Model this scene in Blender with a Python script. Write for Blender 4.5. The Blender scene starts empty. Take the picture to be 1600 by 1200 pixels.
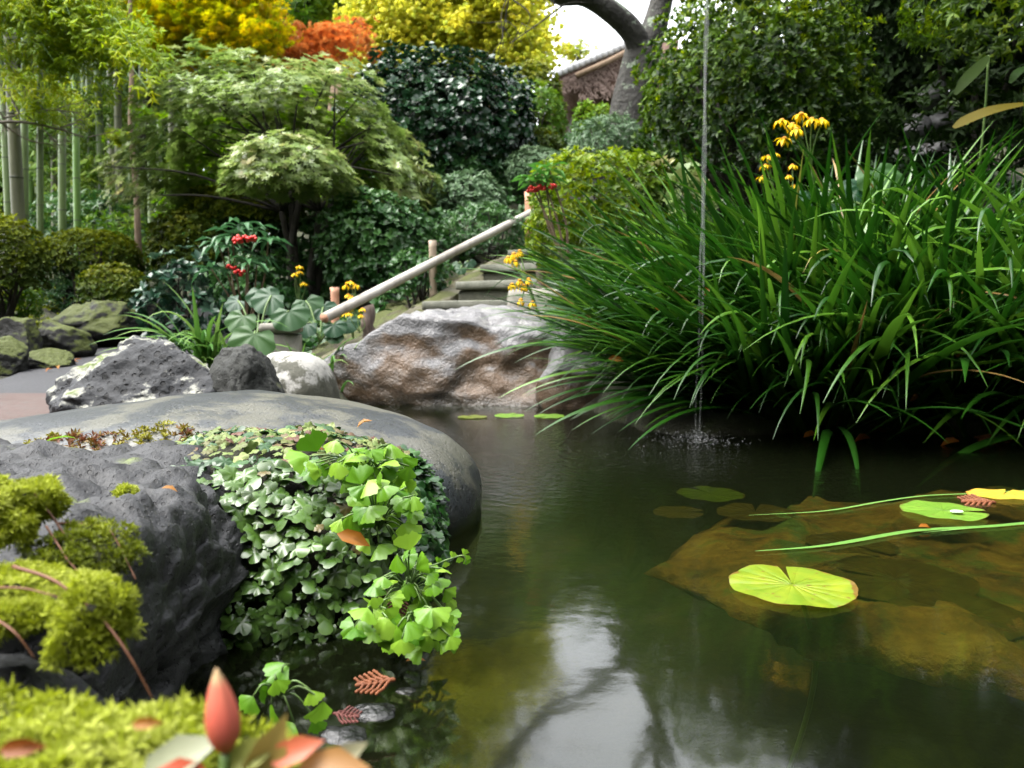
import bpy, bmesh, math, random
import numpy as np
from mathutils import Vector, Matrix, Euler

rng = np.random.default_rng(7)
random.seed(7)
SC = bpy.context.scene
COL = SC.collection

# ------------------------------------------------------------------ camera, light, exposure
CAM_Z, PITCH, F = 0.30, math.radians(4.76), 1200.0
cd = bpy.data.cameras.new('camera'); cam = bpy.data.objects.new('camera', cd); COL.objects.link(cam)
cam.location = (0, 0, CAM_Z); cam.rotation_euler = (math.radians(90) - PITCH, 0, 0)
cd.sensor_width = 36; cd.lens = 27.0; cd.clip_start = 0.02; cd.clip_end = 400
cd.dof.use_dof = True; cd.dof.focus_distance = 0.9; cd.dof.aperture_fstop = 10.5
SC.camera = cam
SC.view_settings.view_transform = 'Standard'; SC.view_settings.look = 'None'
SC.view_settings.gamma = 1; SC.view_settings.use_curve_mapping = False
SC.view_settings.exposure = 2.85
SUN_EL, SUN_AZ = math.radians(62), math.radians(-105)      # azimuth from +Y towards +X
W = bpy.data.worlds.new('World'); SC.world = W; W.use_nodes = True
nt = W.node_tree; nt.nodes.clear()
sky = nt.nodes.new('ShaderNodeTexSky'); sky.sky_type = 'NISHITA'; sky.sun_disc = False
sky.sun_elevation = SUN_EL; sky.sun_rotation = SUN_AZ; sky.dust_density = 3.0; sky.air_density = 1.0
hs = nt.nodes.new('ShaderNodeHueSaturation'); hs.inputs['Saturation'].default_value = 0.16
bg = nt.nodes.new('ShaderNodeBackground'); bg.inputs['Strength'].default_value = 0.15
wo = nt.nodes.new('ShaderNodeOutputWorld')
nt.links.new(sky.outputs[0], hs.inputs['Color']); nt.links.new(hs.outputs[0], bg.inputs['Color']); nt.links.new(bg.outputs[0], wo.inputs[0])
sl = bpy.data.lights.new('sun', 'SUN'); sl.energy = 0.8; sl.angle = math.radians(50); sl.color = (1, .97, .9)
sun = bpy.data.objects.new('sun', sl); COL.objects.link(sun)
sd = Vector((math.sin(SUN_AZ) * math.cos(SUN_EL), math.cos(SUN_AZ) * math.cos(SUN_EL), math.sin(SUN_EL)))
sun.rotation_euler = sd.to_track_quat('Z', 'Y').to_euler()
SC.render.engine = 'CYCLES'
cy = SC.cycles
cy.use_denoising = True; cy.max_bounces = 7; cy.diffuse_bounces = 3; cy.glossy_bounces = 3
cy.transmission_bounces = 4; cy.transparent_max_bounces = 12; cy.caustics_reflective = False; cy.caustics_refractive = False
cy.sample_clamp_indirect = 6.0

# ------------------------------------------------------------------ geometry helpers
def at(px, py, Y):
    """the place at distance Y that lies in the direction of photograph pixel (px, py)"""
    dx, dy = (px - 800) / F, -(py - 600) / F
    d = Vector((dx, math.cos(PITCH) + dy * math.sin(PITCH), -math.sin(PITCH) + dy * math.cos(PITCH)))
    return Vector((0, 0, CAM_Z)) + d * (Y / d.y)
def onz(px, py, z=0.0):
    dx, dy = (px - 800) / F, -(py - 600) / F
    d = Vector((dx, math.cos(PITCH) + dy * math.sin(PITCH), -math.sin(PITCH) + dy * math.cos(PITCH)))
    return Vector((0, 0, CAM_Z)) + d * ((z - CAM_Z) / d.z)
def sstep(a, b, x):
    t = np.clip((x - a) / (b - a), 0, 1); return t * t * (3 - 2 * t)
def vnoise(P, seed=0):
    P = np.asarray(P, float); i = np.floor(P).astype(np.int64); f = P - i; u = f * f * (3 - 2 * f)
    def h(x, y, z):
        n = (x * 73856093) ^ (y * 19349663) ^ (z * 83492791) ^ (seed * 2654435761 + 1013904223)
        n &= 0xffffffff; n = ((n ^ (n >> 15)) * 2246822519) & 0xffffffff; n = ((n ^ (n >> 13)) * 3266489917) & 0xffffffff
        return ((n ^ (n >> 16)) & 0xffffff) / 8388608.0 - 1
    x, y, z = i[:, 0], i[:, 1], i[:, 2]; ux, uy, uz = u[:, 0], u[:, 1], u[:, 2]
    a = h(x, y, z) * (1 - ux) + h(x + 1, y, z) * ux; b = h(x, y + 1, z) * (1 - ux) + h(x + 1, y + 1, z) * ux
    c = h(x, y, z + 1) * (1 - ux) + h(x + 1, y, z + 1) * ux; d = h(x, y + 1, z + 1) * (1 - ux) + h(x + 1, y + 1, z + 1) * ux
    return (a * (1 - uy) + b * uy) * (1 - uz) + (c * (1 - uy) + d * uy) * uz
def fbm(P, oc=4, seed=0, gain=.5):
    s = 0; a = 1; P = np.asarray(P, float)
    for k in range(oc): s = s + a * vnoise(P, seed + k * 17); a *= gain; P = P * 2.03 + 5.1
    return s
def unit(a): return a / np.maximum(np.linalg.norm(a, axis=1, keepdims=True), 1e-9)

def mesh_np(name, V, T, mat, tint=None, smooth=False):
    V = np.ascontiguousarray(V, np.float32); T = np.ascontiguousarray(T, np.int32); k = T.shape[1]
    me = bpy.data.meshes.new(name); me.vertices.add(len(V)); me.vertices.foreach_set('co', V.ravel())
    me.loops.add(T.size); me.loops.foreach_set('vertex_index', T.ravel())
    me.polygons.add(len(T)); me.polygons.foreach_set('loop_start', np.arange(len(T), dtype=np.int32) * k)
    if smooth: me.polygons.foreach_set('use_smooth', np.ones(len(T), bool))
    if tint is not None:
        at_ = me.attributes.new('tint', 'FLOAT', 'POINT'); at_.data.foreach_set('value', np.ascontiguousarray(tint, np.float32))
    me.update(calc_edges=True)
    if mat: me.materials.append(mat)
    return me
def link(name, me, parent=None, loc=(0, 0, 0)):
    o = bpy.data.objects.new(name, me); COL.objects.link(o); o.location = loc
    if parent: o.parent = parent
    return o
def thing(name, label, cat, loc, group=None):
    o = bpy.data.objects.new(name, None); COL.objects.link(o); o.location = loc; o.empty_display_size = .05
    o['label'] = label; o['category'] = cat
    if group: o['group'] = group
    return o
def tag(o, label, cat, group=None):
    o['label'] = label; o['category'] = cat
    if group: o['group'] = group
    return o
def part(name, VT, mat, root, smooth=False, stuff=False, tint=None):
    """VT in world coordinates; becomes a child mesh of root"""
    V = np.asarray(VT[0], float) - np.array(root.location); tn = VT[2] if len(VT) > 2 else tint
    o = link(name, mesh_np(name, V, VT[1], mat, tn, smooth), root)
    if stuff: o['kind'] = 'stuff'
    return o
def single(name, label, cat, VT, mat, loc=None, smooth=False, group=None, kind=None):
    V = np.asarray(VT[0], float); loc = V.mean(0) if loc is None else np.array(loc)
    o = link(name, mesh_np(name, V - loc, VT[1], mat, VT[2] if len(VT) > 2 else None, smooth), None, loc)
    if kind: o['kind'] = kind
    if label: tag(o, label, cat, group)
    return o
def join(L):
    L = [l for l in L if l is not None]; Vs, Ts, ts, n = [], [], [], 0
    for l in L:
        Vs.append(l[0]); Ts.append(np.asarray(l[1]) + n); n += len(l[0])
        ts.append(l[2] if len(l) > 2 else np.full(len(l[0]), .5))
    return np.concatenate(Vs), np.concatenate(Ts), np.concatenate(ts)
def tube(pts, rad, sides=6, cap=True):
    P = np.array([list(p) for p in pts], float); n = len(P); r = np.broadcast_to(np.asarray(rad, float), (n,))
    T = unit(np.gradient(P, axis=0)); ref = np.array([0, 0, 1.0]) if abs(T[0][2]) < .9 else np.array([1.0, 0, 0])
    V = []
    for i in range(n):
        a = np.cross(T[i], ref); a /= max(np.linalg.norm(a), 1e-6); b = np.cross(a, T[i]); ref = b
        for k in range(sides):
            t = 2 * math.pi * k / sides; V.append(P[i] + r[i] * (a * math.cos(t) + b * math.sin(t)))
    Q = []
    for i in range(n - 1):
        for k in range(sides):
            a, b = i * sides + k, i * sides + (k + 1) % sides; c, d = a + sides, b + sides
            Q += [(a, b, d), (a, d, c)]
    if cap:
        for k in range(1, sides - 1):
            e = (n - 1) * sides; Q += [(0, k + 1, k), (e, e + k, e + k + 1)]
    return np.array(V), np.array(Q)
def spline(pts, m=6):
    P = np.array([list(p) for p in pts], float); P = np.vstack([2 * P[0] - P[1], P, 2 * P[-1] - P[-2]]); out = []
    for i in range(1, len(P) - 2):
        for t in np.linspace(0, 1, m, endpoint=False):
            a, b, c, d = P[i - 1], P[i], P[i + 1], P[i + 2]
            out.append(.5 * (2 * b + (c - a) * t + (2 * a - 5 * b + 4 * c - d) * t * t + (3 * b - a - 3 * c + d) * t ** 3))
    out.append(P[-2]); return np.array(out)
_ico = {}
def ico(sub):
    if sub not in _ico:
        bm = bmesh.new(); bmesh.ops.create_icosphere(bm, subdivisions=sub, radius=1); bm.verts.ensure_lookup_table()
        V = np.array([v.co[:] for v in bm.verts]); T = np.array([[v.index for v in f.verts] for f in bm.faces]); bm.free(); _ico[sub] = (V, T)
    return _ico[sub]
def rock(c, dims, seed, p=2.4, amp=.12, freq=1.6, cuts=0, sub=5, fine=.012, taper=0., rot=0., flat=None, ridge=0., pit=0.):
    V, T = ico(sub); D = V.copy()
    D = D / ((np.abs(D) ** p).sum(1, keepdims=True) ** (1 / p))
    r2 = np.random.default_rng(seed)
    for k in range(cuts):
        n = r2.normal(size=3); n[2] = abs(n[2]) * .6 if k % 3 else n[2]; n /= np.linalg.norm(n); off = r2.uniform(.6, .85)
        s = D @ n - off; D = D - np.maximum(s, 0)[:, None] * n * .92
    for n, off in (flat or []):
        n = np.array(n, float); n /= np.linalg.norm(n); s = D @ n - off; D = D - np.maximum(s, 0)[:, None] * n * .95
    D = D * (1 + amp * fbm(V * freq + seed * 3.7, 3, seed))[:, None]
    if taper: D[:, :2] *= (1 - taper * (1 - (D[:, 2:3] + 1) / 2))
    P = D * np.array(dims)
    nn = unit(D / np.array(dims))
    m = max(dims)
    if ridge: P = P + nn * (ridge * m * ((1 - np.abs(fbm(P / m * np.array([2.2, 2.2, 5.]) + seed, 3, seed + 9))) ** 3 - .4))[:, None]
    P = P + nn * (fine * m * fbm(P / m * 9 + seed, 4, seed + 5, .6))[:, None]
    if pit: P = P - nn * (pit * (sstep(.05, .5, vnoise(P * 75, 3)) + .6 * sstep(.1, .5, vnoise(P * 140, 8)) + .8 * sstep(.2, .6, vnoise(P * 38, 6))))[:, None]
    ca, sa = math.cos(rot), math.sin(rot)
    P = np.stack([P[:, 0] * ca - P[:, 1] * sa, P[:, 0] * sa + P[:, 1] * ca, P[:, 2]], 1)
    return P + np.array(c), T
def box(c, d, rot=0.0, bev=.0):
    """bevelled box; triangulated"""
    bm = bmesh.new(); bmesh.ops.create_cube(bm, size=1); bmesh.ops.scale(bm, vec=d, verts=bm.verts)
    if bev: bmesh.ops.bevel(bm, geom=bm.edges[:], offset=bev, segments=2, affect='EDGES', profile=.6)
    bmesh.ops.triangulate(bm, faces=bm.faces[:]); bm.verts.ensure_lookup_table()
    V = np.array([v.co[:] for v in bm.verts]); T = np.array([[v.index for v in f.verts] for f in bm.faces]); bm.free()
    ca, sa = math.cos(rot), math.sin(rot)
    V = np.stack([V[:, 0] * ca - V[:, 1] * sa, V[:, 0] * sa + V[:, 1] * ca, V[:, 2]], 1)
    return V + np.array(c), T

# leaf templates: x runs base to tip, z is the upper side
def t_oval(w=.5, fold=.07, droop=.12):
    h = w / 2
    V = np.array([(0, 0, 0), (.5, 0, .0), (1, 0, -droop), (.27, h * .86, fold), (.66, h * .9, fold - .03), (.27, -h * .86, fold), (.66, -h * .9, fold - .03)])
    return V, np.array([(0, 1, 4), (0, 4, 3), (1, 2, 4), (0, 6, 1), (0, 5, 6), (1, 6, 2)])
def t_dia(w=.5, droop=.1):
    h = w / 2; return np.array([(0, 0, 0), (.5, h, .05), (1, 0, -droop), (.5, -h, .05)]), np.array([(0, 2, 1), (0, 3, 2)])
def t_maple():
    V = [(.3, 0, .0)]; O = []
    for a, r in ((-150, .18), (-112, .5), (-80, .2), (-50, .66), (-24, .24), (0, .75), (24, .24), (50, .66), (80, .2), (112, .5), (150, .18)):
        a = math.radians(a); V.append((.3 + r * math.cos(a), r * math.sin(a), -.12 * r * r + (.03 if r < .3 else -.03)))
    T = [(0, k, k + 1) for k in range(1, 11)] + [(0, 11, 1)]
    return np.array(V), np.array(T)
def t_fan():
    V = np.array([(0, 0, 0), (.75, -.52, .04), (1, -.22, 0), (.84, 0, .05), (1, .22, 0), (.75, .52, .04)])
    return V, np.array([(0, 1, 2), (0, 2, 3), (0, 3, 4), (0, 4, 5)])
OVAL, WIDE, LANCE, DIA, THIN, MAPLE, FAN = t_oval(.5), t_oval(.72), t_oval(.3, .05, .2), t_dia(.55), t_dia(.16, .25), t_maple(), t_fan()
def scatter(tm, P, D, N, S, tint):
    TV, TF = tm; n = len(P); D = unit(D); B = unit(np.cross(N, D)); N = np.cross(D, B); S = np.broadcast_to(S, (n,))
    V = P[:, None] + S[:, None, None] * (TV[None, :, 0:1] * D[:, None] + TV[None, :, 1:2] * B[:, None] + TV[None, :, 2:3] * N[:, None])
    Fc = TF[None] + (np.arange(n) * len(TV))[:, None, None]
    return V.reshape(-1, 3), Fc.reshape(-1, 3), np.repeat(np.broadcast_to(tint, (n,)), len(TV))
def whorls(tm, C, A, k, size, tilt=(.7, 1.25), tint=None, var=.3):
    """k leaves round the axis A of every shoot tip C"""
    n = len(C); A = unit(A); ref = np.where(np.abs(A[:, 2:3]) < .9, np.array([[0, 0, 1.0]]), np.array([[1.0, 0, 0]]))
    a = unit(np.cross(A, ref)); b = np.cross(A, a); ph = rng.uniform(0, 6.28, (n, 1)) + np.arange(k)[None] * (6.283 / k) + rng.normal(0, .25, (n, k))
    tl = rng.uniform(tilt[0], tilt[1], (n, k))
    R = a[:, None] * np.cos(ph)[..., None] + b[:, None] * np.sin(ph)[..., None]
    D = A[:, None] * np.cos(tl)[..., None] + R * np.sin(tl)[..., None]
    N = A[:, None] * np.sin(tl)[..., None] - R * np.cos(tl)[..., None]
    S = size * rng.uniform(1 - var, 1 + var, (n, k)); tn = (rng.uniform(0, 1, n) if tint is None else tint)[:, None] + rng.normal(0, .12, (n, k))
    P = np.repeat(C[:, None], k, 1)
    return scatter(tm, P.reshape(-1, 3), D.reshape(-1, 3), N.reshape(-1, 3), S.ravel(), np.clip(tn, 0, 1).ravel())
def dome_pts(n, c, R, p=2.2, lump=.12, freq=2.5, depth=.3, zmin=-.35, seed=0):
    d = unit(rng.normal(size=(n * 3, 3))); d = d[d[:, 2] > zmin][:n]
    r = 1 / ((np.abs(d) ** p).sum(1) ** (1 / p))
    r = r * (1 + lump * fbm(d * freq + seed * 1.3, 3, seed)) * (1 - depth * rng.uniform(0, 1, len(d)) ** 2)
    R = np.array(R); return np.array(c) + d * R * r[:, None], unit(d / R), r

# ------------------------------------------------------------------ materials
def nodes(name):
    m = bpy.data.materials.new(name); m.use_nodes = True; t = m.node_tree; t.nodes.clear()
    return m, t, t.nodes.new('ShaderNodeOutputMaterial')
def N_(t, kind, **kw):
    n = t.nodes.new('ShaderNode' + kind)
    for k, v in kw.items():
        if k.startswith('i_'): n.inputs[k[2:].replace('_', ' ')].default_value = v
        else: setattr(n, k, v)
    return n
def ramp(t, src, cols, interp='LINEAR'):
    r = t.nodes.new('ShaderNodeValToRGB'); e = r.color_ramp.elements; r.color_ramp.interpolation = interp
    while len(e) < len(cols): e.new(.5)
    for k, (p, c) in enumerate(cols): e[k].position = p; e[k].color = (*c, 1) if not isinstance(c, (int, float)) else (c, c, c, 1)
    if src is not None: t.links.new(src, r.inputs[0])
    return r.outputs[0]
def mixc(t, f, a, b, mode='MIX'):
    m = t.nodes.new('ShaderNodeMix'); m.data_type = 'RGBA'; m.blend_type = mode
    for s, v in ((0, f), (6, a), (7, b)):
        if hasattr(v, 'links') or hasattr(v, 'is_linked'): t.links.new(v, m.inputs[s])
        elif isinstance(v, (int, float)): m.inputs[s].default_value = v
        else: m.inputs[s].default_value = (*v, 1)
    return m.outputs[2]
def mathn(t, op, a, b=0.0):
    m = t.nodes.new('ShaderNodeMath'); m.operation = op
    for s, v in ((0, a), (1, b)):
        if isinstance(v, (int, float)): m.inputs[s].default_value = v
        else: t.links.new(v, m.inputs[s])
    return m.outputs[0]
def noise(t, scale, detail=4, rough=.55, co=None, dist=0.):
    n = N_(t, 'TexNoise', i_Scale=scale, i_Detail=detail, i_Roughness=rough, i_Distortion=dist)
    if co is None: co = t.nodes.new('ShaderNodeTexCoord').outputs['Object']
    t.links.new(co, n.inputs['Vector']); return n.outputs['Fac']
def leafmat(name, c0, c1, c2, rough=.42, trans=.3, spec=.5, src='tint', mottle=0.0, mscale=60, mcol=(.2, .1, .02), dead=None, edge=None):
    m, t, out = nodes(name)
    if src == 'tint': s = N_(t, 'Attribute', attribute_name='tint').outputs['Fac']
    else: s = t.nodes.new('ShaderNodeObjectInfo').outputs['Random']
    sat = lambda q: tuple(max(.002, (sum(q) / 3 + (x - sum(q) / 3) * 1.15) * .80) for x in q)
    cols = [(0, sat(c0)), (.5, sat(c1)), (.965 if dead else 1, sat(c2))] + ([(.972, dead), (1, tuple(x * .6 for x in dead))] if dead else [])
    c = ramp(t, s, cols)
    if mottle: c = mixc(t, mathn(t, 'MULTIPLY', ramp(t, noise(t, mscale), [(.45, 0.), (.62, 1.)]), mottle), c, mcol)
    if edge: c = mixc(t, mathn(t, 'MULTIPLY', N_(t, 'Attribute', attribute_name='tint').outputs['Fac'], .16), c, edge)
    p = N_(t, 'BsdfPrincipled', i_Roughness=rough); p.inputs['Specular IOR Level'].default_value = spec * .75
    t.links.new(c, p.inputs['Base Color'])
    if trans:
        tr = t.nodes.new('ShaderNodeBsdfTranslucent'); t.links.new(mixc(t, .35, c, (.5, .6, .05), 'MIX') if False else c, tr.inputs['Color'])
        mx = t.nodes.new('ShaderNodeMixShader'); mx.inputs[0].default_value = trans
        t.links.new(p.outputs[0], mx.inputs[1]); t.links.new(tr.outputs[0], mx.inputs[2]); t.links.new(mx.outputs[0], out.inputs[0])
    else: t.links.new(p.outputs[0], out.inputs[0])
    return m
def bump(t, h, dist, strength=1.0, nrm=None):
    b = N_(t, 'Bump', i_Strength=strength, i_Distance=dist); t.links.new(h, b.inputs['Height'])
    if nrm is not None: t.links.new(nrm, b.inputs['Normal'])
    return b.outputs[0]
def rockmat(name, cols, scale=6, pits=0., pitscale=60, lichen=None, lich_amt=.5, lscale=8, moss=None, moss_amt=.0, rough=.75, bumpd=.01, wet=None, spec=.4, fine=120, line=False):
    m, t, out = nodes(name)
    co = t.nodes.new('ShaderNodeTexCoord').outputs['Object']
    n1 = noise(t, scale, 8, .65, co); n2 = noise(t, fine, 3, .6, co)
    c = ramp(t, n1, [(p_, tuple(x * .8 for x in q_)) for p_, q_ in cols]); c = mixc(t, .5, c, ramp(t, n2, [(.3, .35), (.7, 1.0)]), 'MULTIPLY')
    geo = t.nodes.new('ShaderNodeNewGeometry'); sx = t.nodes.new('ShaderNodeSeparateXYZ'); t.links.new(geo.outputs['Normal'], sx.inputs[0]); up = sx.outputs['Z']
    h = n1; hd = bumpd
    nrm = bump(t, n1, bumpd); nrm = bump(t, n2, bumpd * .25, .8, nrm)
    if pits:
        v = N_(t, 'TexVoronoi', i_Scale=pitscale, feature='F1'); t.links.new(mixv(t, co, noise_col(t, pitscale * .5, co), .5 / pitscale), v.inputs['Vector'])
        cs = t.nodes.new('ShaderNodeSeparateXYZ'); t.links.new(v.outputs['Color'], cs.inputs[0])
        rad = mathn(t, 'MULTIPLY', cs.outputs['X'], .42)                     # every cell has its own pit size
        pf = ramp(t, mathn(t, 'SUBTRACT', v.outputs['Distance'], rad), [(0, 0.), (.10, 1.)])
        nrm = bump(t, pf, .0022 * pits, .9, nrm); c = mixc(t, .8, c, ramp(t, pf, [(0, .15), (1, 1.)]), 'MULTIPLY')
    if lichen:
        l = mathn(t, 'ADD', noise(t, lscale, 6, .7, co), mathn(t, 'MULTIPLY', up, .16))
        lm = ramp(t, l, [(.74 - lich_amt * .3, 0.), (.80 - lich_amt * .3, 1.)])
        c = mixc(t, lm, c, mixc(t, n2, lichen, tuple(x * .55 for x in lichen)))
    if wet:
        cz = t.nodes.new('ShaderNodeSeparateXYZ'); t.links.new(co, cz.inputs[0])
        w = mathn(t, 'ADD', mathn(t, 'ADD', mathn(t, 'MULTIPLY', up, -.6), mathn(t, 'MULTIPLY', mathn(t, 'SUBTRACT', .16, cz.outputs['Z']), 2.5)), mathn(t, 'MULTIPLY', mathn(t, 'SUBTRACT', noise(t, 6, 6, .65, co), .5), .9))
        wm = ramp(t, w, [(.0, 0.) if len(wet) < 2 else (.0, 0.), (.25, 1.)]) if False else ramp(t, mathn(t, 'ADD', w, .42), [(.14, 0.), (.34, 1.)])
        c = mixc(t, wm, c, ramp(t, noise(t, 7, 6, .65, co, .6), [(.3, wet[0]), (.5, wet[1]), (.72, wet[2])]))
    if moss:
        ml = mathn(t, 'ADD', noise(t, 7, 5, .65, co), mathn(t, 'MULTIPLY', up, .35))
        mm = ramp(t, ml, [(.9 - moss_amt * .5, 0.), (1.0 - moss_amt * .5, 1.)])
        c = mixc(t, mm, c, mixc(t, noise(t, 90, 3, .6, co), moss, tuple(x * .35 for x in moss)))
    p = N_(t, 'BsdfPrincipled', i_Roughness=rough); p.inputs['Specular IOR Level'].default_value = spec
    if line:                                                             # dark wet band above the water line
        lz = t.nodes.new('ShaderNodeSeparateXYZ'); t.links.new(co, lz.inputs[0])
        lf = ramp(t, mathn(t, 'ADD', lz.outputs['Z'], mathn(t, 'MULTIPLY', mathn(t, 'SUBTRACT', noise(t, 8, 5, .6, co), .5), .09)), [(.012, 1.), (.05, 0.)])
        c = mixc(t, lf, c, mixc(t, .65, c, (.006, .008, .004))); t.links.new(mathn(t, 'SUBTRACT', rough, mathn(t, 'MULTIPLY', lf, rough - .15)), p.inputs['Roughness'])
    t.links.new(c, p.inputs['Base Color']); t.links.new(nrm, p.inputs['Normal']); t.links.new(p.outputs[0], out.inputs[0])
    return m
def noise_col(t, scale, co):
    n = N_(t, 'TexNoise', i_Scale=scale, i_Detail=2); t.links.new(co, n.inputs['Vector']); return n.outputs['Color']
def mixv(t, a, b, f):
    m = t.nodes.new('ShaderNodeVectorMath'); m.operation = 'MULTIPLY_ADD'; t.links.new(b, m.inputs[0]); m.inputs[1].default_value = (f, f, f); t.links.new(a, m.inputs[2]); return m.outputs[0]
def plain(name, cols, scale=20, rough=.7, bumpd=.002, stretch=None, spec=.4):
    m, t, out = nodes(name); co = t.nodes.new('ShaderNodeTexCoord').outputs['Object']
    if stretch:
        mp = t.nodes.new('ShaderNodeMapping'); mp.inputs['Scale'].default_value = stretch; t.links.new(co, mp.inputs[0]); co = mp.outputs[0]
    n = noise(t, scale, 6, .65, co); p = N_(t, 'BsdfPrincipled', i_Roughness=rough); p.inputs['Specular IOR Level'].default_value = spec
    t.links.new(ramp(t, n, cols), p.inputs['Base Color']); t.links.new(bump(t, n, bumpd), p.inputs['Normal']); t.links.new(p.outputs[0], out.inputs[0]); return m

L = {}
L['bamboo'] = leafmat('bamboo_leaf', (.14, .24, .015), (.30, .42, .025), (.48, .52, .04), .5, .6)
L['darkwood'] = leafmat('woodland_leaf', (.03, .055, .010), (.055, .10, .018), (.11, .16, .03), .55, .35, .3)
L['ginkgo'] = leafmat('ginkgo_leaf', (.46, .54, .10), (.68, .68, .11), (.78, .70, .12), .5, .6)
L['ginkgreen'] = leafmat('ginkgo_green_leaf', (.20, .28, .04), (.38, .42, .05), (.55, .50, .06), .5, .45)
L['orange'] = leafmat('orange_leaf', (.42, .10, .035), (.58, .17, .06), (.58, .28, .11), .5, .5)
L['ymaple'] = leafmat('yellow_maple_leaf', (.18, .24, .015), (.48, .47, .02), (.76, .52, .02), .5, .6)
L['maple'] = leafmat('maple_leaf', (.17, .26, .06), (.28, .36, .12), (.42, .38, .18), .34, .42, .62)  # pale tones put the white sky gloss into the leaf colour
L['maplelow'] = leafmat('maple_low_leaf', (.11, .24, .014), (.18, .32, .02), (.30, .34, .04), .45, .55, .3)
L['camellia'] = leafmat('camellia_leaf', (.010, .035, .014), (.016, .05, .02), (.03, .075, .025), .27, .08, .6)
L['azdark'] = leafmat('dark_azalea_leaf', (.022, .07, .018), (.045, .12, .03), (.085, .17, .05), .38, .25)
L['azalea'] = leafmat('azalea_leaf', (.05, .10, .010), (.15, .23, .014), (.28, .33, .025), .45, .4, .35)
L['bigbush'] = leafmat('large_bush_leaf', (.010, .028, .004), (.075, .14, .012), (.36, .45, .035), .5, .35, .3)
L['varieg'] = leafmat('edged_leaf', (.08, .14, .04), (.16, .22, .07), (.32, .30, .15), .45, .3)
L['clip'] = leafmat('clipped_leaf', (.04, .075, .010), (.085, .12, .014), (.19, .20, .02), .55, .3, .3)
L['clipgreen'] = leafmat('clipped_green_leaf', (.05, .12, .014), (.10, .20, .02), (.20, .28, .035), .5, .35, .3)
L['mossy'] = leafmat('mossy_clip_leaf', (.03, .05, .006), (.065, .09, .009), (.20, .23, .016), .7, .3, .2)
L['grey'] = leafmat('grey_green_leaf', (.07, .13, .06), (.12, .20, .10), (.20, .28, .15), .45, .25)
L['blue'] = leafmat('bluish_leaf', (.02, .06, .035), (.04, .09, .05), (.12, .18, .12), .3, .15)
L['ardisia'] = leafmat('pale_whorl_leaf', (.06, .15, .06), (.11, .22, .10), (.20, .32, .16), .35, .25)
L['nandina'] = leafmat('nandina_leaf', (.06, .17, .03), (.10, .24, .04), (.18, .32, .06), .4, .35)
L['blade'] = leafmat('grass_blade', (.007, .034, .004), (.022, .082, .009), (.12, .25, .035), .30, .25, .6, 'rnd', dead=(.26, .16, .05))
L['bladet'] = leafmat('grass_blade_mass', (.012, .048, .006), (.024, .08, .010), (.05, .13, .016), .35, .25)
L['strap'] = leafmat('strap_leaf', (.07, .17, .04), (.12, .24, .05), (.20, .32, .09), .32, .3, .5, 'rnd')
L['farf'] = leafmat('round_leaf', (.010, .040, .016), (.018, .055, .02), (.04, .09, .025), .42, .1, .3, 'rnd')
L['broad'] = leafmat('broad_leaf', (.007, .02, .003), (.01, .024, .003), (.014, .026, .004), .65, .2, .08, 'rnd')
L['liver'] = leafmat('liverwort', (.007, .030, .006), (.020, .070, .012), (.065, .14, .03), .30, .1, .62, 'rnd', .5, 70, (.13, .17, .02), dead=(.11, .06, .025), edge=(.17, .22, .12))
L['liverpale'] = leafmat('liverwort_pale', (.13, .06, .05), (.12, .17, .05), (.22, .26, .10), .5, .15, .35, 'rnd', .8, 130, (.15, .055, .055), edge=(.22, .14, .12))
L['livert'] = leafmat('liverwort_mass', (.008, .034, .007), (.019, .066, .012), (.05, .12, .028), .34, .1, .55)
L['fern'] = leafmat('fern_leaf', (.06, .19, .014), (.16, .34, .035), (.28, .46, .07), .38, .4, .55, 'rnd', .3, 120, (.20, .30, .03))
L['moss'] = leafmat('moss', (.20, .23, .025), (.40, .46, .06), (.64, .68, .20), .6, .45)
L['mossdark'] = leafmat('moss_dark', (.08, .10, .01), (.16, .20, .02), (.28, .32, .04), .6, .35)
L['shade'] = leafmat('shade_leaf', (.006, .014, .003), (.013, .028, .005), (.035, .055, .010), .7, .2, .1)  # near-black green puts the deep shade into the leaf colour
BARK = plain('bark', [(.3, (.010, .008, .006)), (.7, (.03, .025, .018))], 30, .85, .004)
BARK2 = plain('brown_bark', [(.3, (.10, .065, .04)), (.7, (.20, .14, .09))], 25, .85, .004, (1, 1, .25))
GREYBARK = rockmat('lichen_bark', [(.3, (.018, .016, .013)), (.7, (.065, .06, .05))], 14, 0, lichen=(.22, .27, .19), lich_amt=.48, lscale=11, bumpd=.05, fine=40)
FLOWER = leafmat('yellow_flower', (.72, .42, .01), (.80, .55, .015), (.85, .62, .03), .5, .3, .3, 'rnd')
RED = plain('red_berry', [(.3, (.45, .012, .012)), (.7, (.60, .03, .02))], 50, .3, 0)
STEM = plain('green_stem', [(.3, (.06, .12, .03)), (.7, (.12, .18, .05))], 40, .5, 0)

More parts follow.
